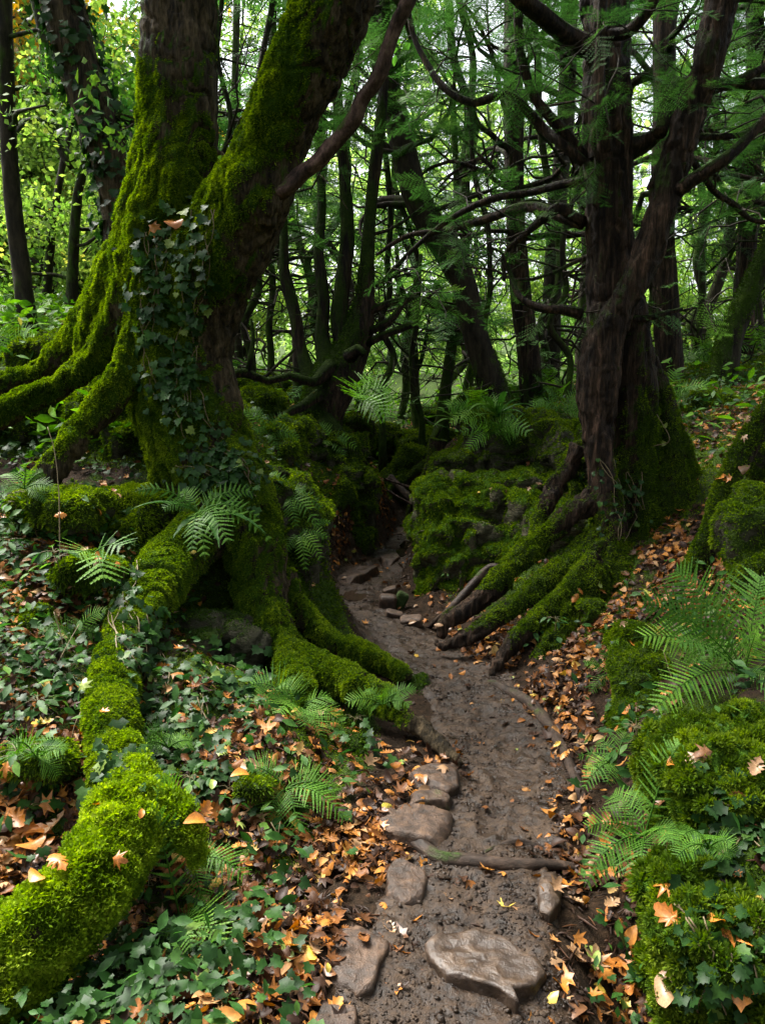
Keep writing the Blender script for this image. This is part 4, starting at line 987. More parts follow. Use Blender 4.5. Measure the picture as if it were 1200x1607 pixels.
IVYO = [(0, 0.05), (-.28, -.12), (-.46, .12), (-.62, .30), (-.36, .44), (-.38, .66), (-.16, .68), (0, 1.0), (.16, .68), (.38, .66), (.36, .44), (.62, .30), (.46, .12), (.28, -.12)]
IVY = leaf_fan(IVYO, curl=(.25, -.25))
OVAL = [(0, 0), (-.16, .10), (-.27, .30), (-.30, .48), (-.22, .72), (-.10, .90), (0, 1), (.10, .90), (.22, .72), (.30, .48), (.27, .30), (.16, .10)]
def maple(n=5):
    o = []
    ang = [(-100, .55), (-78, .28), (-55, .72), (-45, .5), (-30, .36), (-14, .62), (0, .74), (14, .62), (30, .36), (45, .5), (55, .72), (78, .28), (100, .55), (140, .2), (180, .32), (-140, .2)]
    for a, r in ang:
        a = math.radians(a); o.append((math.sin(a) * r * .9, .36 + math.cos(a) * r * .86))
    return o[::-1]
def oak():
    o = [(0, 0)]
    for t, w_ in [(.1, .07), (.2, .20), (.27, .12), (.38, .30), (.45, .17), (.57, .34), (.65, .19), (.77, .26), (.84, .14), (.93, .12)]:
        o.append((-w_, t))
    o.append((0, 1))
    for x, y in o[1:-1][::-1]: o.append((-x, y))
    return o
DEADS = [leaf_fan(OVAL, curl=(1.3, -.5), cr=.05), leaf_fan(OVAL, curl=(-1.6, .6), cr=.06), leaf_fan(maple(), curl=(.7, .5), cr=.10), leaf_fan(maple(), curl=(-.8, -.6), cr=.12), leaf_fan(oak(), curl=(1.6, .5), cr=.08), leaf_fan(oak(), curl=(-1.5, -.6), cr=.08)]
def blade_leaf(w=.25, fold=.06):
    v = np.array([[0, 0, 0], [-w * .8, .35, fold], [-w * .75, .6, fold], [0, 1, -.05], [w * .75, .6, fold], [w * .8, .35, fold], [0, .4, 0], [0, .7, 0]])
    f = np.array([[0, 6, 1], [1, 6, 7], [1, 7, 2], [2, 7, 3], [0, 5, 6], [5, 7, 6], [5, 4, 7], [4, 3, 7]])
    return v, f
HERB = blade_leaf(.26, .05)
def small_leaf(w=.32):
    return np.array([[0, 0, 0], [-w, .45, .06], [0, 1, -.04], [w, .45, .06]]), np.array([[0, 1, 2], [0, 2, 3]])
def rot_rand(n, rng, up=0.5, tilt=0.6):
    nrm = normalize(rng.normal(size=(n, 3)) * tilt + [0, 0, up])
    a = rng.uniform(0, 2 * np.pi, n)
    return frames(nrm, np.c_[np.cos(a), np.sin(a), rng.uniform(-.5, .1, n)])
def yew_sprig(detail, seed):
    """flat feathery spray about 1 unit long along +y, drooping tip"""
    r = np.random.default_rng(seed)
    V, Fc = [], []; k = 0
    def quad(a, b, wd, n_=(0, 0, 1)):
        nonlocal k
        a = np.array(a); b = np.array(b); d = b - a
        s = normalize(np.cross(d, n_)) * wd
        m_ = a + d * .5
        V.extend([a, m_ + s, b, m_ - s]); Fc.extend([[k, k + 1, k + 2], [k, k + 2, k + 3]]); k += 4
    ns = 9
    def ax(t): return np.array([.04 * math.sin(t * 6 + seed), t, -.22 * t * t])
    quad(ax(0), ax(.5), .006); quad(ax(.5), ax(1), .004)
    for i in range(ns):
        t = .08 + .9 * i / ns
        for s in (-1, 1):
            L = (.42 * (1 - t) + .14) * r.uniform(.7, 1.15)
            a = ax(t + (0.04 if s > 0 else 0)); b = a + np.array([s * L * .8, L * .62, -.16 * L + r.uniform(-.06, .06)])
            if detail:
                quad(a, b, .004)
                d = b - a; m = 7
                for j in range(m):
                    c = a + d * (j + .6) / m
                    pn = normalize(np.cross(d, [0, 0, 1.0])) * (.06 if j < m - 1 else .04)
                    for q in (-1, 1):
                        e = c + q * pn + normalize(d) * .028
                        V.extend([c - normalize(d) * .007, e, c + normalize(d) * .009]); Fc.append([k, k + 1, k + 2]); k += 3
            else:
                quad(a, a + (b - a) * .55, .030); quad(a + (b - a) * .4, b, .024)
                c = a + (b - a) * .35; quad(c, c + np.array([s * .02, .13, -.03]), .02)
    return np.array(V), np.array(Fc)
SPRIG_N = yew_sprig(True, 1); SPRIG_F = yew_sprig(False, 2)
def cluster(n, seed, size=.28):
    r = np.random.default_rng(seed)
    p = r.normal(size=(n, 3)) * [.34, .34, .22]
    R = rot_rand(n, r, .8, .5)
    v, f, _ = inst(small_leaf(.34), p, R, size * r.uniform(.6, 1.2, n))
    return v, f
CLUST = cluster(16, 3)

# ---------------------------------------------------------------- tree growing
def grow(rng, start, d, length, r0, wig, grav, child, lvl, out, step=0.2):
    n = max(3, int(length / step)); p = np.array(start, float); d = normalize(np.array(d, float))
    pts = [[*p, r0]]
    for i in range(n):
        t = (i + 1) / n
        d = normalize(d + rng.normal(size=3) * wig * [1, 1, .8] + np.array([0, 0, grav * (1 if t > .35 else .2)]))
        p = p + d * step
        pts.append([*p, r0 * (1 - .8 * t) + .002])
        if lvl < 2 and child and i > 0 and rng.random() < child * (0.55 if lvl == 0 else .5):
            dd = normalize(d + rng.normal(size=3) * .8 * [1, 1, .5])
            grow(rng, p, dd, length * rng.uniform(.3, .55) * (1 - .4 * t), max(r0 * (1 - .8 * t) * .6, .004), wig * 1.1, grav, child, lvl + 1, out, step)
    out.append((lvl, np.array(pts)))
def tree_parts(rng, trunk, nb, z0, blen, mode, nsprig, ssize, wig=.28, grav=.02, child=.5, dirbias=None, up=.25, bare=0.0, nside=None):
    """trunk: rows x,y,z,r (resampled). returns branches list (v,f), crown M"""
    zs = trunk[:, 2]; out = []
    ok = np.where(zs > z0)[0]
    for b in range(nb):
        i = ok[int(rng.random() * len(ok))]
        a = rng.uniform(0, 2 * np.pi)
        d = np.array([math.cos(a), math.sin(a), up * rng.uniform(-.3, 1.6)])
        if dirbias is not None: d = d + np.array(dirbias)
        frac = (zs[i] - z0) / max(zs.max() - z0, .1)
        grow(rng, trunk[i, :3], d, blen * rng.uniform(.5, 1.1) * (1 - .45 * frac), max(trunk[i, 3] * rng.uniform(.22, .42), .012), wig, grav, child, 0, out)
    bm = M(); anchors = []
    for lvl, q in out:
        s = q if lvl < 2 else q
        v, f = sweep(s[:, :3], s[:, 3], nseg=5 if lvl else 7, cap=False)
        bm.add(v, f, moss=np.clip(.25 + .25 * np.sin(v[:, 0] * 5), 0, 1))
        k0 = int(len(q) * (.45 if lvl == 0 else .15))
        for j in range(k0, len(q)):
            anchors.append([*q[j, :3], *(q[j, :3] - q[j - 1, :3] if j else [0, 0, 1])])
    cm = M()
    if nsprig and anchors:
        A = np.array(anchors)
        if mode != 'broad':      # needles in masses with gaps, few low down
            rk = rng.random(len(A))
            kk = (fbm(A[:, :3] * .9, 2, 12) > -.02) & (rk < .10 + .90 * sstep(3.0, 4.6, A[:, 2]))
            if kk.sum() > 20: nsprig = int(nsprig * max(.5, min(1.2, kk.mean() * 2.0))); A = A[kk]
        i = rng.integers(0, len(A), nsprig)
        p = A[i, :3] + rng.normal(size=(nsprig, 3)) * [.12, .12, .09]
        dr = normalize(A[i, 3:]) + rng.normal(size=(nsprig, 3)) * [.8, .8, .35]
        if mode == 'broad':
            arch = CLUST
            R = rot_rand(nsprig, rng)
            s = ssize * rng.uniform(.6, 1.3, nsprig)
        else:
            arch = SPRIG_N if mode == 'yewn' else SPRIG_F
            dr[:, 2] -= .15
            R = frames(np.array([0, 0, 1.0]) + rng.normal(size=(nsprig, 3)) * .35, dr)
            s = ssize * rng.uniform(.6, 1.3, nsprig)
        rn = np.clip(.45 + .3 * fbm(p * 1.3, 2, 8) + rng.normal(0, .16, nsprig), 0, 1)
        v, f, r = inst(arch, p, R, s, rn)
        cm.add(v, f, rnd=np.clip(r + rng.normal(0, .05, len(r)), 0, 1))
    return bm, cm, out
def px_tree(name, rows, label, nb, z0, blen, mode='yew', nsprig=700, ssize=.36, leafm=None, bark=None, mossb=.2, seed=0, nseg=16, flute=.2, extra=(), wig=.28, child=.5, dirbias=None, up=.25, grav=.02, mossd=0, group=None, cat='tree'):
    rng = np.random.default_rng(seed)
    pts = []
    for r in rows:
        p = P(r[0], r[1], r[2]); pts.append([*p, r[3] * .5 * r[2] / F])
    # carry the trunk on upwards above the frame and down into the soil
    q = catmull(pts, .08)
    base = q[0] if q[0][2] < q[-1][2] else q[-1]
    if q[0][2] > q[-1][2]: q = q[::-1]
    g = drop(q[0, 0], q[0, 1]); t = thing(name, [q[0, 0], q[0, 1], min(g[2], q[0, 2])], label, cat, group)
    if q[0, 2] > g[2] - .1:
        q = np.vstack([[q[0, 0], q[0, 1], g[2] - .2, q[0, 3] * 1.5], q])
    v, f = sweep(q[:, :3], q[:, 3], nseg=nseg, flute=flute, fk=2, bump=.012 if q[:, 3].max() > .06 else .004, bk=7, seed=seed)
    f = tris(f); n = vnormals(v, f)
    mm = mossmask(v, n, mossb + .25 * sstep(2.5, .8, v[:, 2]), .4, .5, 2.5, seed)
    mk('trunk', (v, f), bark or m_bark_far, t, attrs={'moss': mm})
    if mossd: moss_part(t, v, f, n, mm, mossd, .028, .005, m_moss_dark, rng)
    for e in extra:
        v, f = pxtube(e, .08, nseg=10, flute=.2, bump=.006, seed=seed + 3)
        f = tris(f); n = vnormals(v, f)
        mk('stem', (v, f), bark or m_bark_far, t, attrs={'moss': mossmask(v, n, mossb + .1, .5, .5, 2.5, seed)})
        pe = catmull([[*P(r[0], r[1], r[2]), r[3] * .5 * r[2] / F] for r in e], .08)
        if e[0][3] > 15: q = np.vstack([q, pe])
    bm, cm, _ = tree_parts(rng, q, nb, z0, blen, mode, nsprig, ssize, wig=wig, child=child, dirbias=dirbias, up=up, grav=grav)
    if bm.n: mk('branches', bm, bark or m_bark_far, t)
    if cm.n: mk('crown', cm, leafm or m_yew, t)
    return t

for _t, _rows, _mode, _lm, _bk, _sd in CROWN_JOBS:
    _q = catmull([[*P(a, b, c), w_ * .5 * c / F] for a, b, c, w_ in _rows], .1)
    v, f = sweep(_q[:, :3], _q[:, 3], nseg=20, flute=.2, seed=_sd); f = tris(f)
    mk('upper_trunk', (v, f), _bk, _t, attrs={'moss': np.full(len(v), .1)})
    bm, cm, _ = tree_parts(np.random.default_rng(_sd), _q, 20, 4.2, 3.0, _mode, 200, .42 if _mode == 'yewn' else .3, child=.5, up=.3)
    mk('branches', bm, _bk, _t); mk('crown', cm, _lm, _t)
# leafy sprays on the yew's low branches
_rg = np.random.default_rng(63); _a = []
for rows in YB:
    q = catmull([[*P(r[0], r[1], r[2]), 0] for r in rows], .06)[:, :3]
    _o = []
    for i in range(int(len(q) * .3), len(q)):
        if _rg.random() < .30: grow(_rg, q[i], _rg.normal(size=3) * [1, 1, .6], _rg.uniform(.3, 1.0), .006, .35, .0, .4, 1, _o, .08)
    bm = M()
    for lv, pp in _o:
        v, f = sweep(pp[:, :3], pp[:, 3] * .8, nseg=4, cap=False); bm.add(v, f, moss=.1)
        _a += [[*pp[j, :3], *(pp[j, :3] - pp[j - 1, :3])] for j in range(1, len(pp))]
    if bm.n: mk('twigs', bm, m_bark_far, YEW)
_a = np.array(_a); _i = _rg.integers(0, len(_a), 360); _d = normalize(_a[_i, 3:]) + _rg.normal(size=(360, 3)) * .6; _d[:, 2] -= .2
v, f, r = inst(SPRIG_N, _a[_i, :3], frames(np.array([0, 0, 1.]) + _rg.normal(size=(360, 3)) * .35, _d), .24 * _rg.uniform(.6, 1.3, 360), np.clip(_rg.normal(.45, .2, 360), 0, 1))
m = M(); m.add(v, f, rnd=r); mk('foliage', m, m_yew, YEW)
# ---- trees one can tell apart
px_tree('leaning_tree', [(40, -260, 6.9, 52), (70, -100, 6.85, 56), (100, 10, 6.8, 62), (125, 100, 6.8, 60), (155, 190, 6.8, 60), (180, 270, 6.8, 58), (193, 340, 6.8, 58), (200, 420, 6.8, 66)], 'dark leaning trunk clothed in climbing ivy, just behind the twin-stemmed tree', 10, 3.6, 2.0, 'broad', 260, .30, m_broad_g, m_bark_big, .1, 401, 20)
px_tree('slim_tree', [(2, -160, 8, 20), (8, 60, 8, 23), (14, 220, 8, 25), (22, 330, 8, 26), (34, 420, 8, 28), (42, 500, 8, 30)], 'slim mossy trunk with side twigs at the edge, standing above the ferny slope', 12, 3.2, 1.8, 'broad', 200, .28, m_broad, m_bark_far, .3, 402, 14)
px_tree('forked_tree', [(128, 210, 9, 9), (134, 250, 9, 12), (122, 310, 9, 15), (116, 400, 9, 16), (112, 490, 9, 20)], 'thin tree forking low into a curved arm and a broken upright stub', 5, 2.4, 1.4, 'broad', 120, .28, m_broad, m_bark_far, .4, 403, 12,
        extra=[[(118, 262, 9, 17), (98, 235, 9, 15), (84, 200, 9, 15), (76, 150, 9, 15), (72, 90, 9, 14), (62, 30, 9, 13), (40, -60, 9, 12)]])
px_tree('slim_tree', [(118, 100, 9.6, 8), (112, 190, 9.6, 9), (95, 280, 9.6, 10), (82, 360, 9.6, 12), (72, 480, 9.6, 14)], 'thin slanting sapling between the edge trunk and the forked tree', 6, 2.6, 1.2, 'broad', 120, .28, m_broad, m_bark_far, .3, 404, 10)
t = px_tree('many_stemmed_yew', [(575, 420, 8, 24), (572, 470, 8, 29), (560, 520, 8, 48), (545, 560, 8, 59), (522, 600, 8, 80), (505, 645, 8, 78), (496, 690, 8, 90)], 'gnarled many-stemmed mossy yew fanning out from the rock beside the gully', 8, 2.2, 1.6, 'yewn', 260, .34, m_yew, m_bark_yew, .42, 405, 26, .3, mossd=5000,
        extra=[[(574, 430, 8, 24), (580, 340, 8, 19), (590, 250, 8, 18), (600, 160, 8, 16), (605, 60, 8, 14), (606, -60, 8, 12)],
               [(545, 560, 8, 35), (532, 500, 8, 29), (538, 440, 8, 24), (545, 370, 8, 21), (540, 270, 8, 18), (530, 150, 8, 16), (528, 20, 8, 14), (530, -60, 8, 12)],
               [(520, 600, 7.9, 40), (505, 530, 8, 24), (508, 470, 8, 19), (500, 400, 8, 16), (505, 320, 8.1, 14), (500, 200, 8.2, 13), (505, 60, 8.3, 14)],
               [(505, 640, 7.9, 40), (475, 560, 8, 21), (462, 490, 8, 18), (447, 440, 8, 16), (445, 360, 8, 14), (438, 250, 8.1, 12), (442, 100, 8.2, 13)],
               [(560, 500, 8, 12), (600, 480, 8, 12), (640, 470, 8, 12), (680, 478, 8, 12), (718, 488, 8, 10)],
               [(570, 525, 8, 13), (610, 505, 7.9, 12), (630, 480, 7.9, 9), (655, 440, 7.9, 7), (660, 400, 8, 5)],
               [(575, 540, 8, 13), (605, 525, 7.9, 11), (640, 512, 7.9, 11), (662, 508, 7.9, 6)],
               [(520, 575, 7.8, 26), (490, 600, 7.6, 16), (455, 590, 7.5, 13), (420, 598, 7.4, 11), (385, 585, 7.3, 14), (360, 590, 7.2, 14), (342, 602, 7.1, 12)],
               [(388, 585, 7.3, 9), (393, 560, 7.3, 8), (398, 530, 7.3, 6), (394, 500, 7.3, 4)],
               [(500, 620, 7.7, 20), (470, 640, 7.5, 14), (440, 655, 7.3, 11), (420, 680, 7.2, 8)],
               [(505, 665, 7.8, 40), (535, 690, 7.7, 26), (560, 710, 7.6, 16), (575, 735, 7.6, 9)],
               [(485, 660, 7.8, 24), (468, 690, 7.6, 16), (460, 720, 7.5, 9)],
               [(548, 560, 7.6, 24), (562, 548, 7.5, 16), (572, 556, 7.5, 12)]])
px_tree('leaning_tree', [(560, -120, 9, 24), (590, 60, 9, 29), (620, 180, 9, 34), (642, 280, 9, 37), (670, 345, 9, 40), (706, 400, 9, 43), (728, 450, 9, 37), (745, 520, 9, 38), (765, 580, 9, 43), (785, 650, 9, 50)], 'dark bent trunk leaning over the gully, ivy on its elbow', 22, 3.4, 2.6, 'yewn', 420, .38, m_yew, m_bark_far, .25, 406, 20, mossd=5000)
px_tree('dark_tree', [(808, -200, 9.8, 22), (805, 100, 9.8, 26), (808, 300, 9.8, 27), (815, 450, 9.8, 31), (828, 560, 9.8, 36), (835, 660, 9.8, 41)], 'straight dark trunk rising behind the strap ferns on the ledge', 24, 3.0, 2.6, 'yewn', 420, .38, m_yew, m_bark_yew, .2, 407, 18)
px_tree('dark_tree', [(900, -200, 11.5, 20), (888, 160, 11.5, 26), (880, 260, 11.5, 24), (868, 420, 11.5, 26), (862, 620, 11.5, 32)], 'wavy dark trunk half hidden behind the big yew', 18, 3.2, 2.4, 'yew', 420, .40, m_yew, m_bark_far, .2, 408, 14)
px_tree('dark_tree', [(1040, -200, 8.6, 29), (1042, 60, 8.6, 31), (1040, 260, 8.6, 32), (1042, 420, 8.6, 34), (1050, 600, 8.6, 44)], 'thick reddish trunk standing right behind the slanting stem of the big yew', 26, 3.0, 2.6, 'yewn', 360, .38, m_yew, m_bark_yew, .12, 409, 20)
px_tree('leaning_tree', [(1260, 250, 8.0, 26), (1215, 370, 8.0, 30), (1190, 425, 8.0, 32), (1165, 480, 8.0, 34), (1145, 530, 8.0, 38), (1130, 600, 8.0, 44)], 'mossy stem slanting off the leafy bank at the picture edge', 10, 3.0, 1.8, 'yewn', 300, .36, m_yew, m_bark_far, .45, 410, 14, mossd=5000)
px_tree('dark_tree', [(1180, -200, 9.5, 22), (1185, 100, 9.5, 24), (1178, 260, 9.5, 26), (1170, 400, 9.5, 28), (1160, 620, 9.5, 36)], 'straight dark trunk behind the mossy slanting stem', 20, 3.0, 2.4, 'yewn', 320, .38, m_yew, m_bark_yew, .15, 411, 14)
px_tree('gnarled_tree', [(620, 430, 12, 7), (640, 480, 12, 9), (648, 540, 12, 13), (650, 590, 12, 15), (652, 640, 12, 16), (660, 690, 12, 22)], 'small crooked mossy tree in the middle of the gully', 12, 2.0, 1.8, 'yew', 160, .34, m_yew, m_bark_far, .4, 412, 12, extra=[[(651, 600, 12, 8), (636, 588, 12, 7), (624, 575, 12, 6), (620, 560, 12, 4)], [(650, 590, 12, 9), (662, 560, 12, 7), (668, 530, 12, 5), (672, 500, 12, 4)]])
px_tree('gnarled_tree', [(712, 520, 11, 16), (706, 560, 11, 17), (700, 600, 11, 18), (695, 650, 11, 22), (690, 700, 11, 26)], 'stout bright-mossed trunk between the crooked tree and the bent trunk', 12, 2.2, 1.8, 'yew', 200, .34, m_yew, m_bark_far, .6, 413, 12, extra=[[(710, 530, 11, 15), (716, 470, 11, 13), (712, 400, 11, 12), (716, 300, 11, 10), (710, 150, 11, 9)], [(690, 668, 10.8, 12), (678, 690, 10.6, 9), (672, 720, 10.4, 7)]])
px_tree('slim_tree', [(430, 330, 10, 13), (440, 400, 10, 15), (458, 470, 10, 17), (466, 530, 10, 18), (470, 620, 10, 22)], 'slim mossy tree just behind the many-stemmed yew', 12, 2.6, 1.8, 'yewn', 300, .36, m_yew, m_bark_far, .3, 414, 12, extra=[[(428, 340, 10, 13), (424, 200, 10, 12), (430, 0, 10, 10)]])
px_tree('slim_tree', [(370, 380, 10.5, 12), (378, 440, 10.5, 12), (372, 520, 10.5, 14), (380, 640, 10.5, 18)], 'thin trunk seen between the twin-stemmed tree and the many-stemmed yew', 12, 2.6, 2.0, 'yewn', 300, .36, m_yew, m_bark_far, .3, 415, 12, extra=[[(370, 390, 10.5, 12), (366, 250, 10.5, 11), (372, 0, 10.5, 10)]])

# ---- crooked mossy trees of the middle distance
_mr = np.random.default_rng(70)
_ML = [(352, 8.6, 9, 'thin crooked tree close behind the right root of the twin-stemmed tree'.replace('right ', 'hindmost ')), (398, 9.4, 12, 'crooked mossy tree in the gap beside the twin-stemmed tree'), (415, 12, 11, 'pale crooked tree further into the same gap'), (600, 9.8, 10, 'thin crooked tree over the gully, just past the many-stemmed yew'), (628, 13.5, 12, 'crooked tree standing at the head of the gully'), (662, 10.2, 9, 'thin bowed tree in front of the bent trunk'), (738, 12.5, 15, 'crooked tree seen past the elbow of the bent trunk'), (775, 9.2, 9, 'slender forked tree between bent trunk and straight dark trunk'), (842, 10.8, 12, 'mossy trunk nearly touching the straight dark trunk'), (896, 9.0, 10, 'slender trunk squeezed beside the big yew'), (1010, 10.5, 14, 'crooked trunk framed by the two stems of the big yew'), (1085, 9.6, 11, 'thin crooked tree beyond the slanting yew stem'), (1112, 13, 13, 'bowed trunk over the fern clumps of the leafy bank'), (1205, 10.5, 14, 'crooked trunk at the picture edge behind the ferns'), (300, 9.5, 12, 'crooked trunk mostly hidden by the twin-stemmed tree'), (560, 14, 13, 'straight mossy trunk far behind the many-stemmed yew'), (690, 16, 14, 'grey-green trunk far up the gully'), (480, 12, 12, 'mossy trunk behind the fan of yew stems')]
for _i, (_px, _Y, _wd, _la) in enumerate(_ML):
    rows = []; _x = _px; _dx = _mr.normal() * 10
    for _k, _py in enumerate([-150, -20, 90, 190, 280, 350, 410, 460, 510, 560, 610, 660]):
        rows.append((_x, _py, _Y, _wd * (1 + .05 * _k) * .72)); 
    _w0 = np.cumsum(_mr.normal(size=12)) * 15; _w0 -= np.linspace(_w0[0], _w0[-1], 12) * 1.0; _ln = _mr.normal() * 40
    rows = [(r[0] + _w0[j] + _ln * (1 - j / 11), r[1], r[2] + .03 * _w0[j] / 9, r[3]) for j, r in enumerate(rows)]
    px_tree('crooked_tree', rows, _la, 30, 1.4, 2.0, 'yew', 150, .34, m_yew, m_bark_far, .42, 600 + _i, 10, .3, wig=.42, child=.65, group=None, up=.1, grav=-.01)
# ---- shared far trees, copied
def proto_tree(name, kind, seed, H, label, group):
    rng = np.random.default_rng(seed)
    n = 12; k = np.linspace(0, 1, n)
    lean = rng.normal(size=2) * .06
    q = np.c_[lean[0] * H * k + .55 * vnoise(np.c_[k * 4, k * 0, k * 0 + seed]), lean[1] * H * k + .55 * vnoise(np.c_[k * 4, k * 0 + 4, k * 0 + seed]), k * H - .3, (.10 if kind == 'yew' else .085) * (1 - .8 * k) * rng.uniform(.8, 1.4) + .02]
    q = catmull(q, .25)
    t = thing(name, (0, 0, 0), label, 'tree', group)
    v, f = sweep(q[:, :3], q[:, 3], nseg=10, flute=.2, seed=seed)
    f = tris(f); nn = vnormals(v, f)
    mk('trunk', (v, f), m_bark_far, t, attrs={'moss': mossmask(v, nn, .3, .4, .5, 2, seed)})
    if kind == 'yew':
        bm, cm, _ = tree_parts(rng, q, 56, 1.8, 2.6, 'yew', 1100, .46, wig=.38, child=.5); lm = m_yew
    elif kind == 'bush':
        bm, cm, _ = tree_parts(rng, q, 26, .2, 1.8, 'broad', 600, .34, wig=.3, child=.4, up=.5); lm = m_broad
    else:
        bm, cm, _ = tree_parts(rng, q, 40, 1.6, 2.8, 'broad', 480, .46, wig=.25, child=.45, up=.5); lm = {'broad': m_broad, 'broadg': m_broad_g, 'orange': m_orange}[kind]
    mk('branches', bm, m_bark_far, t); mk('crown', cm, lm, t)
    return t
GY = 'yews standing back in the wood'; GB = 'bright leafy trees behind the yews'; GS = 'leafy bushes under the far trees'
LY = 'dark yew with feathery sprays and wiry branches, further back in the wood'
LB = 'slim broadleaf tree with bright yellow-green leaves behind the yews'
LS = 'bright green leafy bush under the far trees'
protos = {'yew': [proto_tree('background_yew', 'yew', 501 + i, 9 + i, LY, GY) for i in range(4)],
          'broad': [proto_tree('broadleaf_tree', 'broad', 521 + i, 10 + 2 * i, LB, GB) for i in range(3)],
          'bush': [proto_tree('leafy_bush', 'bush', 531 + i, 2.6 + i * .8, LS, GS) for i in range(3)],
          'orange': [proto_tree('autumn_tree', 'orange', 541, 8, 'small tree with orange autumn leaves glimpsed behind the slim edge trunk', None)]}
used = set()
rt = np.random.default_rng(77)
def put(kind, px, Y, s=None, i=None):
    i = rt.integers(len(protos[kind])) if i is None else i
    src = protos[kind][i]
    x = (px - 600) / F * Y * 1.0
    loc = drop(x, Y); rz = rt.uniform(0, 6.28); s = s or rt.uniform(.85, 1.15)
    if (kind, i) in used: return copy_tree(src, loc, rz, s)
    used.add((kind, i))
    src.location = [float(a) for a in loc]; src.rotation_euler = (0, 0, rz); src.scale = (s, s, s)
for px, Y, i in FAR_YEW: put('yew', px, Y, None, i)
for px, Y in FAR_BROAD: put('broad', px, Y)
for px, Y in FAR_BUSH: put('bush', px, Y)
put('orange', 40, 12.5, 1.0)
for _px, _Y in ((-10, 16), (120, 19), (205, 22)): copy_tree(protos['orange'][0], drop((_px - 600) / F * _Y, _Y), _px, 1.1, 'orange-tinged autumn tree further back on the slope behind the twin-stemmed tree', 'autumn trees on the slope')
# ---- the wood beyond, one leafy mass
rng = np.random.default_rng(9)
N = 36000
a = rng.uniform(-1.05, 1.05, N); R_ = rng.uniform(37, 45, N)
x = R_ * np.sin(a); y = R_ * np.cos(a)
hh = 13 + 4 * fbm(np.c_[a * 9, a * 0, a * 0], 3, 4)
z = rng.random(N) ** 1.25 * hh + 1.5
keep = (fbm(np.c_[x * .35, y * .35, z * .35], 3, 6) > -.22)
p = np.c_[x, y, z][keep]; n_ = len(p)
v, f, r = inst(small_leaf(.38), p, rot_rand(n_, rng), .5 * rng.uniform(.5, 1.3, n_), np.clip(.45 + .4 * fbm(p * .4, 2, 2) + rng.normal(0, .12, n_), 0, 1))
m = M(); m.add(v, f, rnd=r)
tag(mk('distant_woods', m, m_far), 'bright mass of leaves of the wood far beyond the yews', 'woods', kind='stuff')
for j, (x, y) in enumerate(SHADE_YEW):
    src = protos['yew'][sorted(i for k_, i in used if k_ == 'yew')[j % len([1 for k_, i in used if k_ == 'yew'])]]
    copy_tree(src, drop(x, y), j * 1.3, .9, 'unseen yew added just outside the view for its shade', 'unseen yews added for shade')
for _kd, _ls in protos.items():       # a source tree that no place used is removed
    for _ix, _o in enumerate(_ls):
        if (_kd, _ix) not in used:
            for _c in list(_o.children): bpy.data.objects.remove(_c)
            bpy.data.objects.remove(_o)
# ---------------------------------------------------------------- everything solid the small things can lie on
bvV, bvF, k = [], [], 0
def _addb(v, f):
    global k
    iv = in_view(v, 150) & (v[:, 1] < 14)
    ff = f[iv[f].all(1)]
    u, inv = np.unique(ff, return_inverse=True)
    bvV.append(v[u]); bvF.append(inv.reshape(-1, 3) + k); k += len(u)
_addb(gv, gt)
for s_ in SOLIDS.values(): _addb(s_[0], tris(s_[1]))
_bvV = np.concatenate(bvV); _bvF = np.concatenate(bvF)
ALL = BVHTree.FromPolygons(_bvV.tolist(), _bvF.tolist())
def H(px, py):
    d = rdir(px, py)
    h = ALL.ray_cast(Vector(CAM), Vector(d / np.linalg.norm(d)))
    if h[0] is None: return None
    n = np.array(h[1])
    if n @ d > 0: n = -n
    return np.array(h[0]), n
def down(x, y, z):
    h = ALL.ray_cast(Vector((x, y, z)), Vector((0, 0, -1)))
    if h[0] is None: return np.array([x, y, float(terr(x, y)[0])]), np.array([0, 0, 1.0])
    n = np.array(h[1]); n = n if n[2] > 0 else -n
    return np.array(h[0]), n

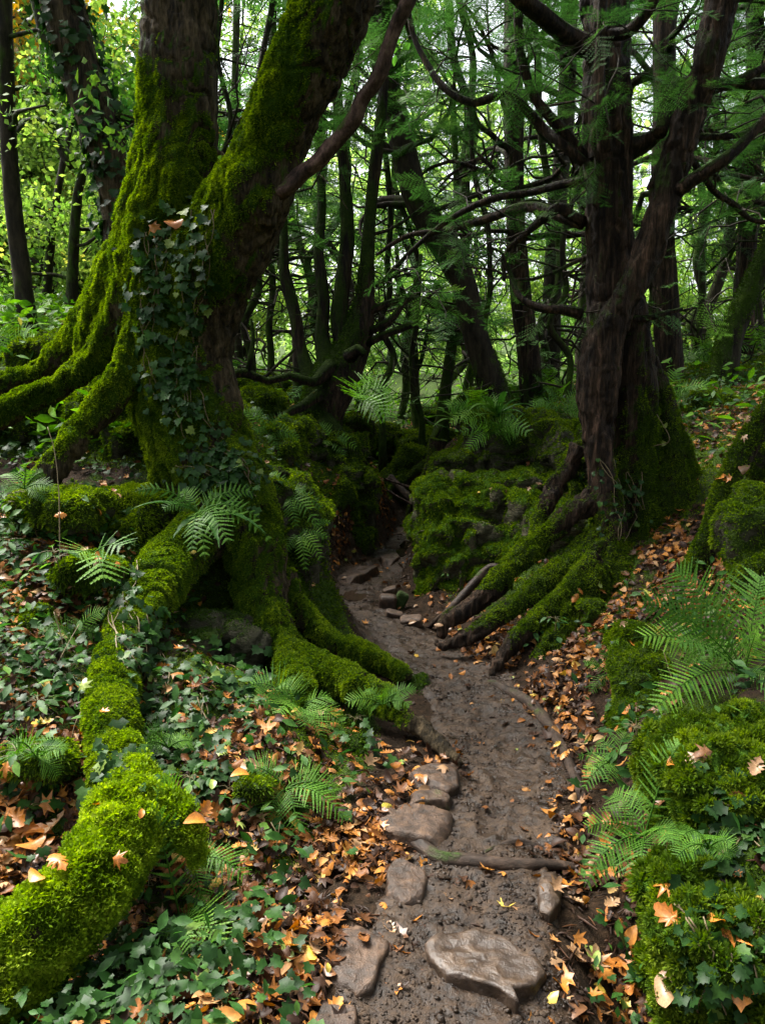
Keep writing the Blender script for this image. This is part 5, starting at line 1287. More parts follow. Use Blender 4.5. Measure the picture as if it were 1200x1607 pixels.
# ---------------------------------------------------------------- ferns
def frond(base, tip, arch=.25, width=.16, pairs=24, teeth=8, rng=None, seed=0, droop=.1, pin=1.0):
    """feathery frond from base to tip"""
    r = np.random.default_rng(seed); pairs = int(pairs * .66)
    base = np.array(base); tip = np.array(tip); L = np.linalg.norm(tip - base)
    mid = (base + tip) / 2 + np.array([0, 0, arch * L])
    t = np.linspace(0, 1, 40)[:, None]
    C = (1 - t) ** 2 * base + 2 * t * (1 - t) * mid + t * t * tip
    T = normalize(np.gradient(C, axis=0))
    toc = normalize(CAM - (base + tip) / 2)
    side = normalize(np.cross(T, normalize(np.array([0, 0, .62]) + toc * .75 + .22 * r.normal(size=3))))
    side = normalize(side - T * (side * T).sum(1, keepdims=True))
    N = np.cross(side, T)
    m = M()
    sv, sf = sweep(C, np.linspace(.0035, .0008, 40), nseg=4, cap=False); m.add(sv, sf, rnd=.15)
    V, Fc, R = [], [], []; k = 0; fb = r.normal(.45, .2)
    for i in range(pairs):
        if r.random() < .04: continue
        u = .14 + .85 * (i / pairs) ** .95
        x = u * 39; j = min(int(x), 38); a = x - j
        c = C[j] * (1 - a) + C[j + 1] * a
        prof = (math.sin(math.pi * min(1, (u - .06) ** .62)) ** .8) * (1.0 if u > .3 else .75 + .8 * (u - .14))
        prof = max(prof, .05)
        for s in (-1, 1):
            l = width * prof * r.uniform(.8, 1.12); ang = .38 + .25 * u + r.normal() * .07
            d = normalize(side[j] * s * math.cos(ang) + T[j] * math.sin(ang) + N[j] * (.08 - droop))
            q = normalize(np.cross(N[j], d)) * s
            nt = max(3, int(teeth * prof + 2)); w_ = (.85 * L / pairs) * .27 * pin
            tint = np.clip(fb + r.normal(0, .13), 0, 1 if r.random() < .05 else .93)
            for e in range(nt):
                f0 = e / nt; f1 = (e + 1) / nt; ww = w_ * (1 - .85 * f0 ** 1.6)
                p0 = c + d * l * f0 + N[j] * (-droop * l * f0 * f0); p1 = c + d * l * f1 + N[j] * (-droop * l * f1 * f1)
                for g in (-1, 1):
                    tp = p0 + q * g * ww * 1.12 + d * l / nt * .92 - N[j] * .0015
                    V += [p0, p0 + q * g * ww * .72 + d * l / nt * .12, tp, p1]; Fc += [[k, k + 1, k + 2], [k, k + 2, k + 3]]; R += [tint] * 4; k += 4
    m.add(np.array(V), np.array(Fc), rnd=np.array(R))
    return m
FERN_ID = [0]
def fern(base_px, tips, label, onground=False, lift=.05, width=.10, pairs=22, teeth=7, arch=.22, toward=.0, stem_h=.04, name='fern', droop=.1, mat=None, basey=None, cat='fern'):
    """base on the surface under base_px; every tip = (px, py, depth offset from the base, width scale)"""
    if onground: b = G(*base_px)
    elif basey is None: b = H(*base_px); b = b[0] if b else P(*base_px, 5)
    else: b = P(*base_px, basey)
    t = thing(name, b, label, cat)
    for i, tp in enumerate(tips):
        FERN_ID[0] += 1
        Y = max(b[1] + tp[2], .7); q = P(tp[0], tp[1], Y)
        if basey is None:
            s, _n = down(q[0], q[1], q[2] + .4)
            q[2] = max(q[2], s[2] + .035)
        ws = tp[3] if len(tp) > 3 else 1
        m = frond(b + np.array([0, 0, stem_h]), q, arch, width * ws, pairs, teeth, seed=FERN_ID[0] * 7, droop=droop)
        mk('frond', m, mat or m_fern, t)
    return t
fern((1165, 1075), [(1058, 895, .15, 1.3), (1005, 945, -.05, 1), (990, 1002, -.1, .8), (1195, 900, .1, 1.3), (1260, 900, 0, 1.2), (1025, 1115, -.35, .9), (1062, 1010, -.15, 1), (1190, 985, -.1, 1.0), (1110, 1010, .2, 1), (1240, 1080, -.2, 1)], 'biggest bracken fern on the bank, its fronds spreading above the moss mound', width=.15, pairs=32, teeth=11, arch=.25)
fern((1010, 1330), [(915, 1412, -.12, .9), (918, 1300, .0, .7), (925, 1365, -.1, .9), (1062, 1262, .05, .9), (1045, 1400, -.2, 1), (960, 1245, .15, .9), (1070, 1330, -.1, .8), (995, 1240, .15, .9), (1000, 1405, -.25, 1)], 'bright green fern arching over the path edge beside the moss mound', width=.10, pairs=24, teeth=8, arch=.35)
fern((965, 1210), [(915, 1215, 0, .8), (912, 1280, -.1, .8), (905, 1190, .1, .6), (985, 1150, .1, .7), (940, 1160, .1, .7), (950, 1260, -.1, .8)], 'small pale fern low on the bank edge above the arching fern', arch=.35, width=.08, pairs=18, teeth=6)
fern((955, 1070), [(915, 1040, 0, 1), (925, 1090, -.05, .9), (945, 1020, .05, .8), (965, 1105, -.1, .8), (970, 1040, .05, .8)], 'little fern with few fronds under the yew roots', width=.05, pairs=16, teeth=5)
fern((472, 1130), [(392, 1075, .05, 1), (400, 1150, -.15, .9), (520, 1095, .05, 1), (505, 1175, -.15, .9), (440, 1180, -.2, 1), (445, 1070, .1, .9), (540, 1140, -.05, .8), (480, 1190, -.2, .8)], 'fan-shaped fern growing below the tree roots on the ivy bank', arch=.4, width=.11, pairs=24, teeth=7)
fern((448, 1255), [(388, 1255, 0, .9), (545, 1290, -.12, 1), (500, 1215, .05, .9), (400, 1225, .05, .8), (470, 1310, -.15, .9), (530, 1245, 0, .9), (420, 1300, -.12, .8)], 'flat spreading fern between the fanned fern and the stone slabs', arch=.4, width=.10, pairs=22, teeth=7)
fern((300, 1370), [(388, 1412, -.08, 1), (255, 1440, -.12, .9), (340, 1350, .05, .8), (262, 1375, -.02, .8), (365, 1370, 0, .9), (318, 1425, -.15, .8)], 'low fern tucked against the stub of the lime-green limb', arch=.4, width=.09, pairs=20, teeth=7)
fern((285, 1470), [(350, 1610, -.18, 1.1), (250, 1555, -.15, .9), (365, 1500, -.05, .9), (330, 1450, .05, .8), (240, 1480, 0, .8), (305, 1600, -.22, 1)], 'dark drooping fern in the hollow below the lime-green limb', arch=.4, width=.10, pairs=22, teeth=8)
fern((312, 815), [(212, 772, -.1, .7), (360, 855, -.25, 1.2), (408, 815, -.05, .8), (430, 855, -.1, .7), (300, 870, -.3, 1), (285, 770, .1, .8), (400, 775, .1, .8), (350, 780, .1, .9), (255, 800, -.15, .7), (322, 880, -.3, .9)], 'mixed strap and feather fern crowning the arching mossy root', width=.09, pairs=18, teeth=7, arch=.35)
fern((420, 690), [(370, 655, 0, .8), (450, 650, .1, .8), (470, 690, 0, .9), (400, 720, -.1, .9), (440, 720, -.1, .8), (395, 640, .1, .7)], 'fern sprouting on the mossy shelf behind the trunk base', width=.09, pairs=18, teeth=6, arch=.35)
fern((450, 790), [(480, 770, 0, .9), (505, 800, -.05, .9), (425, 770, .1, .8), (500, 830, -.15, .9), (465, 830, -.15, .8), (415, 800, 0, .7)], 'pale fern hanging off the mossy rock mass under the tree', width=.08, pairs=18, teeth=6, arch=.35)
fern((470, 850), [(515, 845, 0, .9), (505, 880, -.1, .9), (480, 900, -.15, .8), (520, 820, .1, .7), (445, 880, -.1, .7)], 'small fern on the edge of the rock mass just above the path', width=.07, pairs=16, teeth=6, arch=.35)
fern((520, 700), [(545, 690, 0, 1), (500, 680, .1, .9), (540, 720, -.1, .9), (560, 705, 0, .8), (510, 725, -.1, .8)], 'fern on the rock face below the many-stemmed yew', width=.10, pairs=14, teeth=5, arch=.35)
fern((560, 640), [(560, 600, 0, 1), (610, 610, 0, 1), (620, 640, 0, 1), (570, 625, -.2, 1), (595, 600, .2, 1), (610, 660, -.2, 1)], 'bright fern clump in the gully under the many-stemmed yew', width=.16, pairs=14, teeth=4, arch=.3)
for i, (bx, by, la) in enumerate([(745, 655, 'first fern of the row along the ledge, nearest the gully'), (800, 632, 'tall-fronded fern in the middle of the row along the ledge'), (860, 620, 'wide fern in the row along the ledge, close to the big yew'), (770, 690, 'drooping fern hanging from the front of the ledge'), (880, 655, 'short fern against the big yew trunk on the ledge'), (690, 665, 'small fern at the gully end of the ledge')]):
    rr = np.random.default_rng(900 + i)
    fern((bx, by), [(bx + math.cos(a) * rr.uniform(40, 62), by - 8 - math.sin(a) * rr.uniform(18, 42) + (10 if math.sin(a) < 0 else 0), rr.uniform(-.4, .2), rr.uniform(.8, 1.1)) for a in np.linspace(-.5, 3.6, 9)], la, width=.13, pairs=16, teeth=5, arch=.35)
for i, (bx, by, la) in enumerate([(1060, 585, 'fern clump just behind the flared base of the big yew'), (1120, 570, 'lush fern on top of the leafy bank'), (1185, 560, 'fern at the picture edge on top of the leafy bank'), (1050, 640, 'small fern against the flank of the big yew'), (1000, 575, 'fern glimpsed behind the big yew trunk'), (45, 520, 'grassy fern clump at the foot of the slim edge trunk'), (100, 500, 'feathery fern clump between the slim trees on the slope'), (20, 570, 'fern clump overhanging the roots at the picture edge'), (155, 505, 'fern clump hugging the flank of the twin-stemmed tree')]):
    rr = np.random.default_rng(930 + i)
    fern((bx, by), [(bx + math.cos(a) * rr.uniform(35, 75), by - 10 - math.sin(a) * rr.uniform(20, 55), rr.uniform(-.5, .3), rr.uniform(.8, 1.1)) for a in np.linspace(-.3, 3.4, 10)], la, True, width=.14, pairs=16, teeth=5, arch=.3)
for i, (bx, by, la) in enumerate([(120, 1010, 'low fern leaning out over the dark overhang of the ivy bank'), (60, 1210, 'small dark fern beside the mossy root on the near bank'), (265, 1190, 'small fern in the ivy beside the arching mossy root'), (40, 780, 'fern in the herbs under the long mossy roots'), (600, 1120, 'tiny fern tucked on top of the long root'), (1110, 1350, 'small fern between mound and corner cushion')]):
    rr = np.random.default_rng(980 + i)
    fern((bx, by), [(bx + math.cos(a) * rr.uniform(35, 70), by - 14 - math.sin(a) * rr.uniform(15, 40), rr.uniform(-.15, .1), rr.uniform(.7, 1.0)) for a in np.linspace(-.9, 3.9, 7)], la, width=.07, pairs=20, teeth=6, arch=.35)
fern((150, 880), [(120, 870, -.1, 1.3), (195, 858, -.1, 1.3), (165, 915, -.2, 1.4)], 'broad toothed fern leaf low among the herbs of the ivy bank', width=.11, pairs=10, teeth=6)
# strap-leaved hart's tongue
def strap(base, tip, w_, arch, seed):
    r = np.random.default_rng(seed); n = 22
    base = np.array(base); tip = np.array(tip); L = np.linalg.norm(tip - base)
    mid = (base + tip) / 2 + np.array([0, 0, arch * L]); t = np.linspace(0, 1, n)[:, None]
    C = (1 - t) ** 2 * base + 2 * t * (1 - t) * mid + t * t * tip
    T = normalize(np.gradient(C, axis=0)); S = normalize(np.cross(T, [0, 0, 1.0])); N = np.cross(S, T)
    pr = (np.minimum(1, t * 5 + .15) * np.minimum(1, (1 - t) * 2.2 + .02)) * w_
    wob = .12 * w_ * np.sin(t * 38 + seed)
    v = np.stack([C - S * (pr + wob) + N * pr * .35, C, C + S * (pr - wob) + N * pr * .35], 1).reshape(-1, 3)
    i = np.arange(n - 1)[:, None] * 3
    f = np.concatenate([np.c_[i, i + 1, i + 4, i + 3], np.c_[i + 1, i + 2, i + 5, i + 4]])
    return v, tris(f)
def strapfern(bp, tips, label, w_=.022, arch=.3, mat=None):
    h = H(*bp); b = h[0] if h else P(*bp, 6)
    t = thing('strap_fern', b, label, 'fern')
    for i, q in enumerate(tips):
        p = P(q[0], q[1], b[1] + q[2]); s, _ = down(p[0], p[1], p[2] + .4); p[2] = max(p[2], s[2] + .02)
        v, f = strap(b, p, w_, arch, i * 3 + int(bp[0]))
        mk('frond', (v, f), mat or m_herb, t, attrs={'rnd': np.full(len(v), .35 + .06 * i)})
strapfern((320, 812), [(205, 800, -.15), (385, 790, 0), (420, 840, -.15), (270, 850, -.2), (345, 860, -.3)], 'strap-leaved fern beside the mixed fern on the arching root', .024)
for i, (bx, by, la) in enumerate([(720, 665, 'strap-leaved fern drooping over the gully end of the ledge'), (830, 640, 'strap-leaved fern between two feathery ferns on the ledge'), (780, 655, 'dense strap-leaved fern over the dark part of the ledge')]):
    rr = np.random.default_rng(960 + i)
    strapfern((bx, by), [(bx + math.cos(a) * rr.uniform(40, 60), by - 12 - math.sin(a) * 28, rr.uniform(-.5, .1)) for a in np.linspace(-.8, 3.8, 10)], la, .03)

# ---------------------------------------------------------------- leafy herbs, ivy
def leafy(bp, hpx, n, label, size=.06, spread=.10, seed=0, name='leafy_plant', mat=None, arch=None, lean=0.0):
    h = H(*bp); b = h[0] if h else P(*bp, 4)
    r = np.random.default_rng(seed)
    hh = hpx * b[1] / F
    top = b + np.array([lean * hh + r.uniform(-.2, .2) * hh, r.uniform(-.2, .1) * hh, hh])
    C = catmull([[*b], [*(b * .5 + top * .5 + r.normal(size=3) * .01)], [*top]], .02)
    t = thing(name, b, label, 'plant')
    m = M(); v, f = sweep(C, np.linspace(.0028, .0014, len(C)), nseg=5, cap=False); m.add(v, f, rnd=.4)
    k = n; u = np.sqrt(r.random(k)) * .75 + .25
    i = np.minimum((u * (len(C) - 1)).astype(int), len(C) - 1)
    a = np.arange(k) * 2.4 + r.uniform(-.4, .4, k)
    out = np.c_[np.cos(a), np.sin(a), r.uniform(-.1, .35, k)]
    base = C[i] + out * (spread * r.uniform(.25, .8, k))[:, None]
    for q in range(k):
        v, f = sweep(np.array([C[i[q]], (C[i[q]] + base[q]) / 2 + [0, 0, .008], base[q]]), np.array([.0014, .0012, .001]), nseg=4, cap=False); m.add(v, f, rnd=.35)
    mk('stem', m, m_stem, t)
    nrm = normalize(np.c_[out[:, :2] * .5, np.full(k, 1.0)] + r.normal(size=(k, 3)) * .25)
    v, f, rr = inst(arch or HERB, base, frames(nrm, out + [0, 0, -.25]), size * r.uniform(.7, 1.25, k), np.clip(.5 + r.normal(0, .22, k), 0, 1))
    mm = M(); mm.add(v, f, rnd=rr); mk('leaves', mm, mat or m_herb, t)
    return t
HL = [((122, 850), 80, 16, 'tallest leafy herb, its top reaching the dark hollow under the roots', .075, .13), ((60, 850), 60, 14, 'leafy herb growing beside the tall bare stalk', .07, .12), ((25, 815), 50, 14, 'dense herb at the picture edge below the long mossy roots', .07, .12),
      ((150, 830), 36, 10, 'low herb between the tallest herb and the mossy hump', .06, .1), ((95, 900), 44, 12, 'herb with drooping leaves in front of the tall bare stalk', .065, .1), ((20, 880), 40, 10, 'small herb at the picture edge above the leaf-covered hump', .06, .1),
      ((60, 1130), 40, 14, 'herb with rounded leaves among the ivy on the near bank', .065, .1), ((30, 1200), 40, 12, 'herb at the picture edge beside the bright mossy limb', .065, .1), ((110, 1090), 40, 12, 'herb in front of the dark overhang on the ivy bank', .06, .1),
      ((20, 1290), 36, 9, 'glossy herb beside the lime-green limb among dead leaves', .06, .09), ((240, 1390), 30, 9, 'herb shaded by the end of the lime-green limb', .055, .08), ((370, 1260), 34, 10, 'herb by the flat spreading fern', .05, .08),
      ((300, 1240), 34, 10, 'herb poking from dead leaves between limb and spreading fern', .05, .08), ((480, 1240), 30, 10, 'small herb under the fanned fern', .045, .07), ((700, 905), 10, 9, 'tiny bright herb at the foot of the rock outcrop', .03, .05),
      ((830, 1010), 30, 12, 'glossy herb growing between two yew roots', .06, .09), ((870, 990), 26, 9, 'small herb higher between the yew roots', .05, .07), ((1000, 1160), 28, 10, 'herb at the top corner of the moss mound', .05, .07),
      ((1180, 1290), 26, 10, 'herb on the shoulder of the moss mound', .045, .07), ((400, 1480), 22, 8, 'small herb among the leaves left of the flat brown stone'.replace('left of', 'beside'), .045, .06), ((560, 1145), 30, 9, 'herb clinging to the long root near its tip', .05, .07),]
for i, (bp, hp, n_, la, sz, sp) in enumerate(HL):
    leafy(bp, hp, int(n_ * 1.3), la, sz, sp, 1000 + i)

def ivy(label, strands, size=.04, dens=1.0, seed=0, mat=None, stems=True):
    """climbing or trailing ivy; strands = pixel polylines with a spread in px"""
    r = np.random.default_rng(seed); pos, nr, tp = [], [], []; sm = M()
    for line, spread, cnt in strands:
        L = np.array(line, float)
        seg = np.linalg.norm(np.diff(L, axis=0), axis=1); cs = np.r_[0, np.cumsum(seg)]
        for _ in range(int(cnt * dens)):
            u = r.random() * cs[-1]; j = min(np.searchsorted(cs, u) - 1, len(L) - 2); j = max(j, 0)
            q = L[j] + (L[j + 1] - L[j]) * (u - cs[j]) / seg[j] + r.normal(size=2) * spread
            h = H(*q)
            if h is None or h[0][1] > 9.5: continue
            pos.append(h[0] + h[1] * r.uniform(.008, .035)); nr.append(h[1]); tp.append([r.normal() * .7, r.normal() * .3, -1.0])
        if stems:
            for w_ in range(3):
                pts = []
                off = r.normal() * spread * .6
                for u in np.linspace(0, cs[-1], max(4, int(cs[-1] / 9))):
                    j = max(min(np.searchsorted(cs, u) - 1, len(L) - 2), 0)
                    q = L[j] + (L[j + 1] - L[j]) * (u - cs[j]) / seg[j] + [off + 6 * math.sin(u * .06 + w_ * 2), 0]
                    h = H(*q)
                    if h is None: continue
                    p = h[0] + h[1] * .008
                    if pts and np.linalg.norm(p - pts[-1]) > .25:
                        if len(pts) > 3: v, f = sweep(np.array(pts), np.full(len(pts), .0025), nseg=5, cap=False); sm.add(v, f, rnd=.6)
                        pts = []
                    pts.append(p)
                if len(pts) > 3: v, f = sweep(np.array(pts), np.full(len(pts), .0025), nseg=5, cap=False); sm.add(v, f, rnd=.6)
    pos = np.array(pos); nr = np.array(nr); tp = np.array(tp); k = len(pos)
    nn = normalize(nr + [0, -.2, .35] + r.normal(size=(k, 3)) * .35)
    t = thing('ivy', pos[np.argmin(pos[:, 2])], label, 'ivy')
    v, f, rr = inst(IVY, pos, frames(nn, tp), size * r.uniform(.55, 1.25, k), np.clip(r.normal(.45, .22, k), 0, 1))
    m = M(); m.add(v, f, rnd=rr); mk('leaves', m, mat or m_ivy, t)
    if sm.n: mk('stem', sm, m_stem, t)
ivy('curtain of dark ivy hanging down the front of the twin-stemmed tree', [([(240, 365), (240, 440), (225, 520)], 20, 60), ([(290, 350), (270, 440), (250, 540), (255, 620)], 24, 110), ([(320, 330), (315, 400), (300, 470), (290, 560), (280, 640)], 16, 90), ([(265, 560), (300, 640), (330, 690)], 20, 60)], .052, 1, 1)
ivy('ivy spilling over the trunk base where the big root begins', [([(300, 730), (340, 740), (380, 780)], 22, 130), ([(330, 700), (380, 720), (400, 760)], 12, 60)], .05, 1, 2)
ivy('long ivy trailing down beside the arching mossy root', [([(215, 880), (200, 940), (215, 1000), (235, 1060), (245, 1140), (250, 1220)], 16, 120), ([(240, 960), (255, 1050), (262, 1150), (262, 1230)], 12, 85), ([(190, 920), (185, 980), (215, 1050)], 14, 60)], .044, 1, 3)
ivy('ivy patch on the stony slope inside the root arch', [([(340, 1040), (370, 1080), (400, 1120)], 28, 120), ([(310, 1090), (330, 1180), (300, 1250)], 26, 110)], .05, 1, 4)
ivy('ivy climbing the lower part of the big yew', [([(940, 720), (960, 760), (975, 810), (965, 850)], 22, 40), ([(985, 740), (1000, 800)], 14, 16)], .035, 1, 5)
ivy('trailing ivy sprawling over the moss mound and the cushion below it', [([(1120, 1250), (1170, 1290), (1200, 1330)], 26, 70), ([(1100, 1380), (1150, 1330), (1180, 1290)], 20, 40), ([(1080, 1420), (1130, 1500), (1120, 1590)], 30, 70), ([(1180, 1400), (1190, 1540)], 20, 30)], .042, 1, 6)
ivy('ivy leaves scattered over the end of the lime-green limb', [([(180, 1190), (220, 1200), (150, 1210)], 22, 50), ([(280, 1440), (330, 1490), (300, 1560), (230, 1590)], 26, 90)], .05, 1, 7)
# ivy on the leaning trunk behind (its own surface is not in the hit tree): leaves set round the trunk
_r = np.random.default_rng(8); _q = catmull([[*P(a, b, 6.8), w_ * .5 * 6.8 / F] for a, b, w_ in [(70, -100, 56), (100, 10, 62), (125, 100, 60), (155, 190, 60), (180, 270, 58), (193, 340, 58), (200, 400, 60)]], .02)
_k = 620; _i = _r.integers(0, len(_q), _k); _a = _r.uniform(0, 6.28, _k); _n = np.c_[np.cos(_a), np.sin(_a), _a * 0]
_p = _q[_i, :3] + _n * (_q[_i, 3:4] + _r.uniform(.0, .14, (_k, 1)) * (_r.random((_k, 1)) < .5) + .01)
v, f, rr = inst(IVY, _p, frames(normalize(_n + _r.normal(size=(_k, 3)) * .4 + [0, 0, .4]), np.c_[_r.normal(size=_k) * .6, _r.normal(size=_k) * .3, -np.ones(_k)]), .085 * _r.uniform(.5, 1.2, _k), np.clip(_r.normal(.4, .2, _k), 0, 1))
m = M(); m.add(v, f, rnd=rr); t = thing('ivy', _q[-1, :3], 'bushy ivy climbing the dark leaning trunk', 'ivy'); mk('leaves', m, m_ivy, t)

# ---------------------------------------------------------------- ground cover (stuff)
def blob_weight(p, blobs, base=0.0):
    w_ = np.full(len(p), base)
    for bx, by, rad, amp in blobs:
        h = H(bx, by)
        if h is None: continue
        d2 = ((p[:, :2] - h[0][:2]) ** 2).sum(1)
        w_ += amp * np.exp(-d2 / (rad * rad))
    return w_
near = (in_view(gv, 120) + .45 * in_view(gv, 1100)) / 1.45 * (gv[:, 1] < 13)
rg = np.random.default_rng(21)
IVB = [(60, 1150, .3, 3), (40, 1050, .35, 2), (100, 1240, .25, 2), (250, 1250, .25, 2), (380, 1080, .2, 2), (330, 1180, .2, 2), (60, 960, .35, 1.5), (20, 900, .4, 1.5), (250, 1520, .25, 2.5), (300, 1590, .25, 2), (150, 1560, .25, 1.5), (1000, 1500, .2, 1.5), (980, 1250, .15, 2), (1080, 1120, .25, 2), (1180, 1110, .3, 2), (30, 1420, .2, 1.5), (560, 1180, .15, 1), (30, 620, .8, 1.5), (60, 560, .8, 1.5), (1020, 1010, .25, .8), (350, 1420, .2, 1.5), (1120, 620, .8, .6), (400, 650, .6, .8)]
wv = blob_weight(gv, IVB, .02) * near * sstep(.02, .15, gsd)
wv = wv * sstep(-.25, .35, fbm(gv * 2.6, 3, 15))
p, n = sample(gv, gt, 3000, rg, wv)
nn = normalize(n * .4 + [0, -.25, 1.0] + rg.normal(size=(len(p), 3)) * .55)
a = rg.uniform(0, 6.28, len(p))
v, f, r = inst(IVY, p + np.c_[p[:, 0] * 0, p[:, 0] * 0, rg.uniform(.01, .11, len(p))], frames(nn, np.c_[np.cos(a), np.sin(a) - .5, -.3 + a * 0]), .036 * rg.uniform(.4, 1.5, len(p)), np.clip(rg.normal(.45, .22, len(p)), 0, 1))
m = M(); m.add(v, f, rnd=r); tag(mk('ivy_ground_cover', m, m_ivy), 'low ivy leaves carpeting the banks', 'ivy', kind='stuff')
HB = [(60, 880, .5, 3), (120, 830, .4, 3), (30, 800, .4, 2), (40, 1120, .3, 3), (90, 1180, .25, 2), (250, 1150, .3, 2), (20, 1010, .3, 2), (200, 1500, .3, 1.5), (380, 1200, .3, 1.5), (330, 1560, .3, 2), (1040, 1140, .3, 2), (1180, 1080, .3, 2), (990, 1520, .2, 2), (450, 1330, .2, 1), (970, 1180, .2, 2), (560, 1150, .12, 1), (1000, 1000, .3, 1), (1120, 640, .7, 1.6), (1190, 600, .7, 1.6), (1050, 930, .3, 1)]
wv = blob_weight(gv, HB, .03) * near * sstep(.02, .15, gsd)
p, n = sample(gv, gt, 2200, rg, wv)
nn = normalize([0, -.3, 1.0] + rg.normal(size=(len(p), 3)) * .5); a = rg.uniform(0, 6.28, len(p))
v, f, r = inst(HERB, p + np.c_[p[:, 0] * 0, p[:, 0] * 0, rg.uniform(.02, .14, len(p))], frames(nn, np.c_[np.cos(a), np.sin(a), -.2 + a * 0]), .058 * rg.uniform(.4, 1.3, len(p)), np.clip(rg.normal(.4, .25, len(p)), 0, 1))
m = M(); m.add(v, f, rnd=r); tag(mk('low_herbs', m, m_herb), 'low leafy herbs mixed through the banks', 'herbs', kind='stuff')
# mossy skin of the ground
wv = np.where(gmoss > .4, gmoss, 0) * near * sstep(14, 9, gv[:, 1]) / (0.6 + (np.maximum(gv[:, 1], 1.8) / 3.2) ** 2)
p, n = sample(gv, gt, 300000, rg, wv)
sc_ = np.clip(p[:, 1] / 3.2, .8, 3.4)
v, f, r = blades(p, n, .016, .003, rg, .3, .7, .3, sc_ * np.clip(1 + .7 * fbm(p * 14, 2, 4), .3, 2))
m = M(); m.add(v, f, rnd=r); tag(mk('ground_moss', m, m_moss_mid), 'short moss over the soil of the banks', 'moss', kind='stuff')
# leaf litter
LIT = [(560, 1340, .3, 6), (440, 1500, .28, 7), (480, 1560, .3, 7), (420, 1430, .2, 4), (630, 1190, .25, 5), (560, 1270, .2, 5), (860, 1230, .22, 4), (830, 1110, .25, 5), (870, 1160, .2, 5), (900, 1330, .2, 5), (930, 1500, .25, 6), (900, 1580, .25, 6), (620, 1440, .2, 2.5), (960, 960, .4, 4), (1040, 900, .5, 3), (1110, 660, .7, 2.2), (1180, 620, .6, 2), (1060, 740, .6, 2.5), (460, 1200, .3, 4), (350, 1160, .3, 4), (420, 1150, .3, 3), (90, 930, .4, 4), (60, 830, .5, 3), (120, 800, .4, 3), (80, 1110, .25, 4), (60, 1260, .3, 9), (40, 1380, .3, 9), (20, 1080, .3, 4), (150, 1100, .2, 4), (300, 1330, .25, 5), (350, 1230, .2, 4), (200, 1200, .2, 3), (700, 950, .25, 4), (750, 990, .3, 4), (545, 880, .3, 4), (580, 900, .3, 2), (900, 1090, .3, 4), (1150, 850, .5, 3), (600, 800, .6, 3), (680, 640, 2, 1), (900, 880, .5, 2), (1000, 1450, .25, 4), (380, 1560, .2, 4), (200, 1500, .2, 1)]
wv = blob_weight(gv, LIT, .16) * (.15 + sstep(-.3, .3, fbm(gv * 3.2, 3, 19))) * near * (sstep(-.10, .10, gsd + .08 * fbm(gv * 5, 2, 3)) * .90 + .13)
p, n = sample(gv, gt, 17000, rg, wv)
m = M()
for i, A in enumerate(DEADS):
    s = np.arange(len(p)) % 6 == i; k = int(s.sum())
    nn = normalize(n[s] + rg.normal(size=(k, 3)) * .42); a = rg.uniform(0, 6.28, k)
    v, f, r = inst(A, p[s] + nn * .012 + [0, 0, .006], frames(nn, np.c_[np.cos(a), np.sin(a), a * 0]), .052 * rg.uniform(.45, 1.35, k), np.clip(rg.beta(1.6, 1.7, k), 0, 1))
    m.add(v, f, rnd=r)
tag(mk('leaf_litter', m, m_dead), 'brown and orange leaf litter over banks and path edges', 'leaf litter', kind='stuff')
# twigs and crumbs on soil and mud
p, n = sample(gv, gt, 5200, rg, blob_weight(gv, LIT, .5) * near * np.where(gsd < .1, 1.2, .6) * (gv[:, 1] < 7))
m = M()
for q in range(len(p)):
    a = rg.uniform(0, 6.28); L_ = rg.uniform(.008, .05) * (2.2 if rg.random() < .12 else 1); d_ = np.array([math.cos(a), math.sin(a), rg.uniform(-.15, .15)])
    c = p[q] + [0, 0, .006]
    v, f = sweep(np.array([c - d_ * L_ / 2, c + [0, 0, .004] + rg.normal(size=3) * .002, c + d_ * L_ / 2]), np.array([.0012, .0022, .001]) * rg.uniform(.7, 2.2), nseg=4, cap=False)
    m.add(v, f, rnd=rg.uniform(0, .45))
tag(mk('forest_debris', m, m_dead), 'crumbs of bark and twigs trodden into the mud', 'debris', kind='stuff')
# small pebbles in the mud
import bmesh as _b
_bm = _b.new(); _b.ops.create_icosphere(_bm, subdivisions=1, radius=1); PEB = (np.array([q.co[:] for q in _bm.verts]) * [1, .8, .5], np.array([[x.index for x in t.verts] for t in _bm.faces])); _bm.free()
p, n = sample(pv, ptri, 9000, rg, (pv[:, 1] < 6.5) / np.maximum(pv[:, 1], 1.5) ** 1.5 * (.3 + sstep(-.3, .4, fbm(pv * 5, 2, 44))))
v, f, r = inst(PEB, p, rot_rand(len(p), rg, 1, .6), np.c_[rg.gamma(1.5, .0022, len(p)) + .0015] * [[1, 1, 1]], rg.random(len(p)))
m = M(); m.add(v, f); tag(mk('mud_crumbs', m, m_mud), 'crumbs of trodden soil on the path', 'soil', kind='stuff')
p, n = sample(gv, gt, 3600, rg, near * (gsd < .12) * (gv[:, 1] < 9) * (1 + 4.0 * (gv[:, 1] > 5.5)) * 1.0)
v, f, r = inst(PEB, p + [0, 0, .004], rot_rand(len(p), rg, 1, .3), np.c_[rg.gamma(1.6, .0035, len(p)) + .002] * [[1, 1, 1]], rg.random(len(p)))
m = M(); m.add(v, f, moss=0); tag(mk('gravel', m, m_stone), 'small stones pressed into the mud of the path', 'gravel', kind='stuff')
